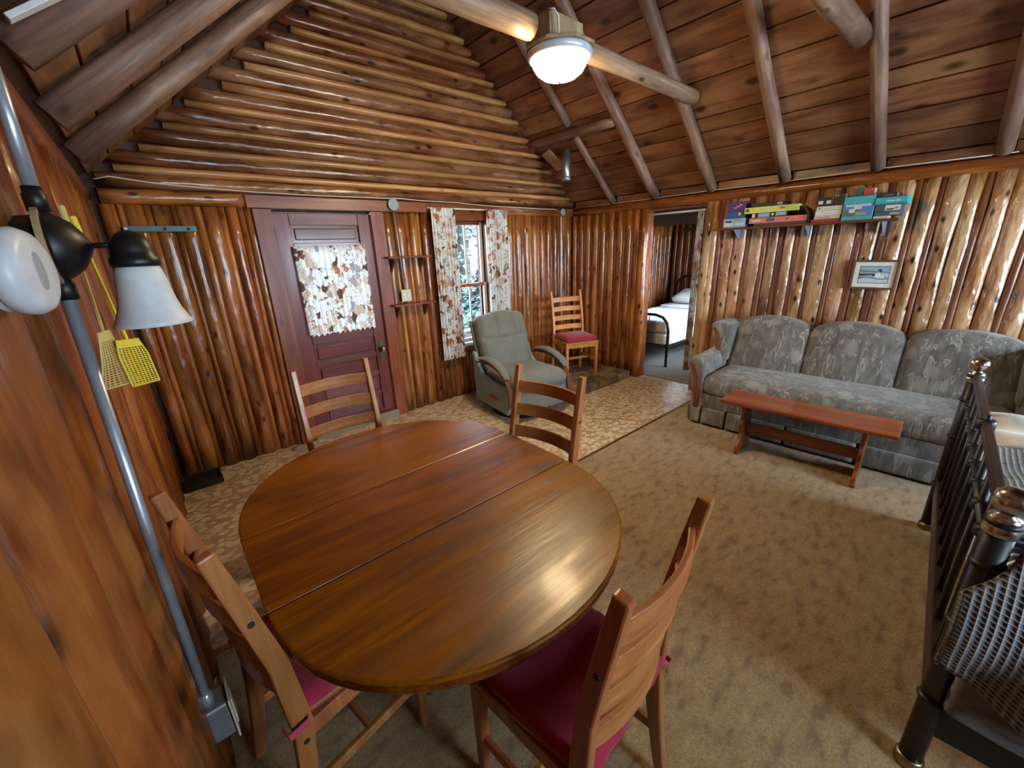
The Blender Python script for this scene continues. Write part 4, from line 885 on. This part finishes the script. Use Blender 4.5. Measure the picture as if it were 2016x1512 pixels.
def swatter(label, mat, top, bottom_c, wdir, wd, hh, curl=0.0, group=None):
    """handle from top down to the head, head in the plane of wdir and down"""
    t = thing('fly_swatter', label, 'fly swatter', group=group); top = Vector(top); c = Vector(bottom_c); d = (c-top).normalized(); wv = Vector(wdir).normalized()
    nrm = d.cross(wv).normalized(); hd = c
    MB().bar([top, top+d*.09], .016, .010, wv).build('grip', mat, t, bevel=.003)
    MB().bar([top+d*.09, hd-d*hh*.45], .006, .005, wv).build('handle', mat, t)
    b = MB()
    def P(u, v): return hd + wv*(u-.5)*wd*(.72+.28*min(1, v*3)) + d*(v-.5)*hh + nrm*curl*math.sin((u-.5)*2.4)*(v**2)
    n_, m_ = 8, 20
    for i in range(n_+1): b.tube([P(i/n_, v/8) for v in range(9)], .0016 if 0 < i < n_ else .0026, 5)
    for j in range(m_+1): b.tube([P(u/6, .12+.88*j/m_) for u in range(7)], .0013 if 0 < j < m_ else .0026, 5)
    b.build('mesh_head', mat, t); MB().add([P(0, 0)+nrm*.002, P(1, 0)+nrm*.002, P(1, .16)+nrm*.002, P(0, .16)+nrm*.002, P(0, 0)-nrm*.002, P(1, 0)-nrm*.002, P(1, .16)-nrm*.002, P(0, .16)-nrm*.002], [(0, 1, 2, 3), (7, 6, 5, 4), (0, 4, 5, 1), (1, 5, 6, 2), (2, 6, 7, 3), (3, 7, 4, 0)]).build('neck', mat, t)
    return t
swatter('pale yellow fly swatter with curled mesh hanging on the left wall', 'pale_yellow', (.010, -2.41, 1.822), (.004, -2.405, 1.428), (.30, .95, 0), .085, .155, .03)
swatter('bright yellow fly swatter with a flat mesh head on the left wall', 'bright_yellow', (.020, -2.375, 1.80), (.050, -2.375, 1.405), (.62, .78, -.10), .095, .135, .0)

# ceiling lamp and flue ------------------------------------------------------------
lp = thing('ceiling_lamp', 'lit ceiling lamp with white ring and glowing glass bowl on the tie beam', 'ceiling lamp', (2.315, -1.965, 2.785))
MB().lathe([(.215, 0), (.215, .018)], 8, Matrix.Rotation(R(22.5), 4, 'Z')).build('octagon_plate', 'pale_board', lp, bevel=.004)
MB().box((-.14, -.055, .018), (.15, .055, .16)).build('mounting_block', 'pale_board', lp, bevel=.004)
MB().lathe([(.165, -.050), (.190, -.034), (.198, -.012), (.190, .0), (.10, .0)], 40).build('ring', 'ring_white', lp, smooth=True)
gbw = MB().lathe([(.166, -.046), (.160, -.070), (.140, -.100), (.105, -.125), (.055, -.140), (0, -.145)], 40).build('glass_bowl', 'lamp_glass', lp, smooth=True)
MB().lathe([(.008, -.143), (.010, -.152), (.006, -.160), (0, -.162)], 12).build('finial', 'brass_cap', gbw, smooth=True)
tag(MB().tube([(2.16, -2.02, 2.935), (2.18, -2.05, 2.93), (2.20, -2.06, 2.90), (2.205, -2.06, 2.84), (2.21, -2.05, 2.806)], .006, 8).build('cable', 'white_paint', smooth=True), 'short white cable running from the tie beam into the ceiling lamp', 'cable')
fp = thing('flue_pipe', 'short galvanised flue pipe stub hanging from the roof corner', 'flue pipe', (4.10, -.43, 2.41))
MB().lathe([(.048, 0), (.052, .004), (.052, .33)], 20).build('pipe', 'galvanised', fp, smooth=True); MB().lathe([(.056, -.004), (.056, .03), (.053, .034)], 20).build('rim', 'galvanised', fp, smooth=True)
MB().lathe([(.044, .002), (.0, .002)], 20).build('cap', 'dark_gap', fp)
tag(plank('flue_board', 'tie_wood', None, (4.02, -.17, 2.742), (4.22, -.25, 2.572), .16, .02, nR), 'short pale board nailed to the roof beside the flue pipe', 'board')

# picture ---------------------------------------------------------------------------
pc = thing('framed_picture', 'small framed blue-grey print of a swimming bird on the log wall', 'picture', (W-.004, -3.305, 1.358))
hw, hh = .148, .118
b = MB().box((-.022, -hw, -hh), (0, hw, -hh+.016)).box((-.022, -hw, hh-.016), (0, hw, hh)).box((-.022, -hw, -hh+.016), (0, -hw+.016, hh-.016)).box((-.022, hw-.016, -hh+.016), (0, hw, hh-.016)); b.build('frame', 'frame_wood', pc, bevel=.002)
mb_ = MB().box((-.012, -hw+.016, -hh+.016), (-.004, hw-.016, hh-.016)).build('mat_board', 'mat_white', pc)
def pr(name, mat, pts, dx):      # pts: (u to the right, v up) within the print, -1..1
    pw, ph_ = .098, .070
    return MB().prism([(-u*pw, v*ph_) for u, v in pts], 0, -.012-dx, -.012-dx+.0004).build(name, mat, pc)
pr('print_border', 'print_dark', [(-1, -1), (1, -1), (1, 1), (-1, 1)], .0006); pr('print_sky', 'print_sky', [(-.96, .1), (.96, .1), (.96, .94), (-.96, .94)], .0012)
pr('print_hill', 'print_mid', [(-.96, .25), (.2, .25), (.96, .22), (.96, .32), (.3, .42), (-.3, .46), (-.96, .58)], .0016); pr('print_water', 'print_light', [(-.96, -.94), (.96, -.94), (.96, .1), (-.96, .1)], .0012)
pr('print_shore', 'print_light', [(-.96, .17), (.96, .12), (.96, .2), (-.96, .24)], .0018); pr('print_wave', 'print_dark', [(-.96, -.2), (-.5, -.12), (0, -.05), (.3, .1), (.96, .1), (.96, .2), (-.96, .14)], .0014)
pr('print_wave', 'print_mid', [(-.96, -.5), (-.4, -.35), (.4, -.55), (.96, -.5), (.96, -.38), (.3, -.42), (-.3, -.18), (-.96, -.25)], .0016)
pr('bird_body', 'mat_white', [(.02, -.1), (.12, .12), (.32, .28), (.42, .22), (.42, .05), (.62, -.08), (.86, -.22), (.8, -.36), (.5, -.42), (.2, -.35)], .0022); pr('bird_head', 'bird_dark', [(.18, .50), (.28, .64), (.42, .66), (.48, .52), (.46, .30), (.36, .30), (.30, .46)], .0026)
pr('bird_wing', 'bird_dark', [(-.12, -.18), (.0, .12), (.08, .08), (.06, -.16)], .0026); pr('bird_tail', 'bird_dark', [(.66, -.10), (.92, -.32), (.74, -.30)], .0026)

# long shelf with games and books ------------------------------------------------------
sh = thing('long_shelf', 'long thin wooden shelf of games and books on the right log wall', 'shelf', (W, -2.70, 1.781))
MB().box((-.20, -.009, -.70), (-.008, .009, .70)).build('board', 'shelf_wood', sh, bevel=.003, m=Matrix(((1, 0, 0, 0), (0, 0, 1, 0), (0, -1, 0, 0), (0, 0, 0, 1))))
for y in (.50, -.09, -.60):
    b = MB().box((-.17, y-.012, -.0125), (-.008, y+.012, -.0095)).box((-.011, y-.012, -.115), (-.008, y+.012, -.0125)); b.prism([(-.165, -.0125), (-.011, -.0125), (-.011, -.105)], 1, y-.0015, y+.0015); b.build('bracket', 'bracket_steel', sh)
ST = 1.7905
def item(name, label, cat, mat, y0, y1, z0, z1, x0=4.535, dp=.17, marks=(), rx=0.0, rz=0.0):
    """closed box or book; y0 is its left end seen from the room; marks = (u0, u1, v0, v1, material) printed on the front face"""
    ln = y0-y1; t = thing(name, label, cat, (x0, (y0+y1)/2, z0), rz, 'games and books on the long shelf'); t.rotation_euler[0] = rx
    h = z1-z0
    cv = MB().box((0, -ln/2, 0), (dp, ln/2, h)).build('cover' if cat == 'book' else 'carton', mat, t, bevel=.0025)
    for k, (u0, u1, v0, v1, mm) in enumerate(marks):
        MB().box((-.0008-.0005*k, ln/2-u1*ln, v0*h), (.001, ln/2-u0*ln, v1*h)).build('print', mm, t)
    if cat == 'book': MB().box((.004, -ln/2-.0006, .004), (dp-.003, ln/2+.0006, h-.004)).build('pages', 'pale_print', t)
    return t
B = item
B('game_box', 'pale blue game box with a train picture, bottom of the left shelf stack', 'game', 'sky_box', -2.100, -2.300, ST, 1.872, marks=[(.05, .45, .15, .75, 'white_box'), (.1, .4, .55, .75, 'black_box'), (.55, .95, .2, .5, 'print_light'), (.60, .82, .72, .85, 'salmon')])
B('game_box', 'dark blue game box in the middle of the left shelf stack', 'game', 'navy_box', -2.118, -2.286, 1.873, 1.935, marks=[(.62, .98, .1, .9, 'print_dark'), (.68, .8, .4, .8, 'white_box')])
B('game_box', 'purple game box with a pink streak, top of the left shelf stack', 'game', 'purple', -2.125, -2.286, 1.936, 2.018, marks=[(.35, .55, .3, .45, 'pink'), (.50, .70, .42, .58, 'pink'), (.65, .82, .55, .75, 'pink')])
B('game_board', 'dark flat folded game board lying directly on the long shelf', 'game', 'brown_box', -2.380, -2.800, ST, 1.812)
B('game_box', 'salmon pink game box under the yellow box on the shelf', 'game', 'salmon', -2.336, -2.800, 1.813, 1.862, marks=[(.05, .22, .35, .62, 'white_box'), (.32, .46, .25, .85, 'slate_box'), (.66, .69, .4, .7, 'brown_box')], x0=4.53)
B('game_box', 'small light blue and black box between the salmon and yellow boxes', 'game', 'black_box', -2.350, -2.640, 1.863, 1.902, marks=[(.02, .10, .1, .9, 'white_box'), (.2, .52, .1, .95, 'sky_box'), (.58, .64, .3, .8, 'white_box'), (.70, .98, .2, .95, 'sky_box')])
B('game_box', 'long lime yellow game box on the shelf', 'game', 'yellow_box', -2.290, -2.730, 1.903, 1.955, marks=[(.03, .09, .3, .75, 'brown_box'), (.25, .55, .62, .74, 'cream_book'), (.18, .60, .28, .38, 'cream_book'), (.67, .76, .4, .8, 'print_mid'), (.80, .995, .05, .95, 'lime_box')], x0=4.52)
B('game_box', 'flat black box lying on top of the yellow game box', 'game', 'black_box', -2.335, -2.600, 1.956, 1.990, marks=[(.82, .97, .2, .8, 'sage_box')])
B('book', 'red book lying flat under three pale books', 'book', 'red_book', -2.830, -3.030, ST, 1.815, x0=4.54)
B('book', 'pale book lying on the red book', 'book', 'cream_book', -2.850, -3.028, 1.816, 1.842, x0=4.54, marks=[(.1, .6, .4, .55, 'grey_book')])
B('book', 'middle pale book of the three lying on the shelf', 'book', 'pale_print', -2.852, -3.032, 1.843, 1.880, x0=4.54, marks=[(.15, .7, .4, .55, 'cream_book')])
B('book', 'topmost pale book with a thin printed spine on the shelf', 'book', 'white_box', -2.856, -3.034, 1.881, 1.915, x0=4.54, marks=[(.08, .15, .35, .65, 'slate_box'), (.2, .8, .4, .55, 'cream_book')])
for i, (y0, lab) in enumerate(((-2.850, 'navy paperback with a white badge standing on the pale books, the left of two'), (-2.905, 'navy paperback with a white badge standing on the pale books, the right of two'))):
    B('book', lab, 'book', 'navy_book', y0, y0-.050, 1.916, 1.985, x0=4.555, dp=.11, marks=[(.18, .82, .25, .62, 'white_box')])
B('book', 'maroon book standing between the navy paperbacks and a black book', 'book', 'maroon_book', -2.958, -2.994, 1.916, 2.008, x0=4.575, dp=.10, marks=[(.1, .9, .78, .88, 'tape_tan')])
B('book', 'thin black book standing behind the teal puzzle box', 'book', 'grey_book', -2.998, -3.032, 1.916, 2.004, x0=4.575, dp=.10)
B('puzzle_box', 'teal puzzle box showing a coastal picture, standing upright on the shelf', 'game', 'teal_box', -3.040, -3.236, ST, 1.968, x0=4.53, dp=.05, marks=[(.02, .98, .16, .66, 'sea_blue'), (.03, .5, .18, .44, 'cliff_green'), (.22, .42, .32, .48, 'white_box'), (.36, .62, .46, .60, 'white_box'), (.45, .80, .20, .34, 'sage_box'), (.1, .9, .58, .66, 'print_light')])
B('book', 'thin teal book peeping over the coastal puzzle box', 'book', 'teal_dark', -3.070, -3.094, ST, 1.998, x0=4.60, dp=.09)
B('book', 'tall dark green book behind the coastal puzzle box', 'book', 'green_book', -3.097, -3.135, ST, 2.040, x0=4.60, dp=.09)
B('book', 'coral red rounded book behind the coastal puzzle box', 'book', 'coral_book', -3.140, -3.205, ST, 2.028, x0=4.60, dp=.09)
B('book', 'small white booklet lying at the right end of the shelf', 'book', 'white_box', -3.242, -3.330, ST, 1.811, x0=4.54, dp=.14)
B('puzzle_box', 'sage and slate puzzle box near the bottom of the right stack', 'game', 'slate_box', -3.245, -3.395, 1.812, 1.838, marks=[(.62, .98, .1, .9, 'sage_box')])
B('puzzle_box', 'grey landscape puzzle box in the middle of the right stack', 'game', 'slate_box', -3.243, -3.395, 1.839, 1.887, marks=[(.4, .98, .15, .95, 'pale_print'), (.45, .75, .2, .5, 'cliff_green'), (.78, .9, .3, .7, 'sage_box')])
B('puzzle_box', 'bright teal long puzzle box in the right stack', 'game', 'teal_box', -3.238, -3.425, 1.888, 1.942, x0=4.525, marks=[(.35, .60, .42, .6, 'print_light'), (.63, .78, .42, .6, 'print_light'), (0, 1, 0, .22, 'teal_dark')])
B('puzzle_box', 'flat dark navy box on top of the right stack', 'game', 'navy_book', -3.240, -3.365, 1.943, 1.975, marks=[(.3, .8, .2, .7, 'slate_box'), (.92, 1, .1, .9, 'tape_tan')])
fo = MB().bar([(4.60, -2.745, 1.935), (4.60, -2.775, 1.915), (4.60, -2.800, 1.875), (4.60, -2.815, 1.80)], .16, .006, (1, 0, 0)); tag(fo.build('folder', 'black_box'), 'thin black folder leaning down from the yellow box', 'folder', 'games and books on the long shelf')

# floor clutter -------------------------------------------------------------------------
bt = thing('boot_tray', 'black low tray on the linoleum in the left back corner', 'tray', (.08, -.165, 0))
MB().box((-.10, -.115, 0), (.14, .115, .014)).build('bottom', 'black_plastic', bt, bevel=.003)
MB().box((-.10, -.115, .014), (.14, -.105, .045)).box((-.10, .105, .014), (.14, .115, .045)).box((.13, -.105, .014), (.14, .105, .045)).box((-.10, -.105, .014), (-.09, .105, .045)).build('rim', 'black_plastic', bt, bevel=.003)
ds = thing('door_stop', 'small flat grey-green disc on the floor left of the red door', 'disc', (.815, -.075, 0))
MB().lathe([(.045, 0), (.048, .006), (.040, .014), (0, .016)], 20).build('disc', 'shirt_stone', ds, smooth=True); MB().lathe([(.02, .014), (.018, .018), (0, .019)], 14).build('boss', 'shirt_stone', ds, smooth=True)

tag(MB().box((BX1-.012, -.52, 1.86), (BX1-.002, -.22, 1.90)).build('hook_rail', 'green_metal', bevel=.002), 'short dark green rail on the far bedroom wall', 'rail')
# bedroom bed ---------------------------------------------------------------------------
sb = thing('single_bed', 'dark metal single bed with bare white mattress in the next room', 'bed', (5.36, -1.18, .008))
def bow(x, h, name):
    w_ = .96; pts = [(x, 0, 0), (x, 0, h-.20), (x, .025, h-.10), (x, .09, h-.03), (x, .20, h), (x, w_-.20, h), (x, w_-.09, h-.03), (x, w_-.025, h-.10), (x, w_, h-.20), (x, w_, 0)]
    MB().tube(pts, .019, 12).build(name, 'bronze_metal', sb, smooth=True)
    for y in (.30, .38, .58, .66): MB().tube([(x, y, .28), (x, y, h)], .006, 8).build('spindle', 'bronze_metal', sb, smooth=True)
    MB().tube([(x, 0, .28), (x, w_, .28)], .012, 10).build('cross_rail', 'bronze_metal', sb, smooth=True)
bow(0, .72, 'footboard'); bow(1.95, 1.10, 'headboard')
for y in (.0, .96): MB().box((0, y-.012, .24), (1.95, y+.012, .29)).build('side_rail', 'bronze_metal', sb)
MB().cushion((.985, .48, .375), (1.88, .93, .16), .02, 6).build('box_spring', 'quilted_mattress', sb, smooth=True)
MB().cushion((.985, .48, .545), (1.88, .93, .18), .035, 8).build('mattress', 'quilted_mattress', sb, smooth=True)
for x, y in ((0, 0), (0, .96), (1.95, 0), (1.95, .96)): MB().lathe([(.016, 0), (.024, .008), (.022, .03)], 12, Matrix.Translation((x, y, 0))).build('caster', 'black_plastic', sb, smooth=True)
b = MB().cushion((0, 0, 0), (.44, .66, .17), .06, 14, lambda p, q: (q.x*(1-.06*abs(p[1])**3), q.y, q.z*(1.15-.75*max(abs(p[0]), abs(p[1]))**3)))
tag(b.build('pillow', 'white_sheet', smooth=True, m=Matrix.Translation((7.02, -.72, .80)) @ Matrix.Rotation(R(-14), 4, 'Y')), 'white pillow at the head of the single bed in the next room', 'pillow')
tag(MB().cushion((6.92, -.72, .662), (.60, .80, .035), .014, 8).build('folded_sheet', 'white_sheet', smooth=True), 'folded white sheet under the pillow on the single bed', 'sheet')

# =================================================================== OUTDOORS
gr = struct(MB().box((-30, .3, -.6), (45, 45, -.45)).build('ground', 'ground_gravel'))
def conifer(label, x, y, h, r_, seed):
    q = random.Random(seed); t = thing('conifer', label, 'tree', (x, y, -.45), group='trees outside the window')
    MB().tube([(0, 0, 0), (0, 0, h*.95)], [.14, .03], 8).build('trunk', 'weathered_board', t, smooth=True)
    b = MB()
    for k in range(2200):
        zf = q.random()**.8; z = h*(.06+.92*zf); rr = r_*(1-zf)*math.sqrt(q.random())+.05; a = q.uniform(0, 6.283); s_ = q.uniform(.10, .26)
        c = Vector((rr*math.cos(a), rr*math.sin(a), z)); d1 = Vector((math.cos(a), math.sin(a), q.uniform(-.7, .1))).normalized()*s_; d2 = Vector((-math.sin(a), math.cos(a), q.uniform(-.4, .4)))*s_*.35
        b.add([c-d1*.4-d2, c-d1*.4+d2, c+d1], [(0, 1, 2)])
    o = b.build('foliage', 'leaf_green', t); o['kind'] = 'stuff'
for i, (x, y, h, r_) in enumerate(((5.6, 6.5, 6.5, 1.6), (8.6, 8.4, 8, 2.0), (2.3, 4.4, 5.0, 1.3), (13.2, 7.0, 7, 1.8), (6.6, 4.3, 2.2, 1.1), (1.8, 8, 7, 1.7))):
    conifer(('tall conifer seen through the middle of the window', 'broad conifer behind the shed, seen through the window', 'slim conifer left of the window view', 'conifer at the far right of the window view', 'low evergreen bush just outside the window', 'conifer behind the curtained door glass')[i], x, y, h, r_, i+1)
sd_ = thing('shed', 'weathered grey board shed beyond the window', 'shed', (8.2, 10.5, -.45))
for k in range(7): MB().box((-2.6, -.02+.03*(k % 2), 2.55+.16*k), (2.6, .02+.03*(k % 2), 2.55+.16*k+.15)).build('roof_board', 'weathered_board', sd_)
MB().box((-2.3, .1, 0), (2.3, .25, 2.55)).build('wall', 'weathered_board', sd_)
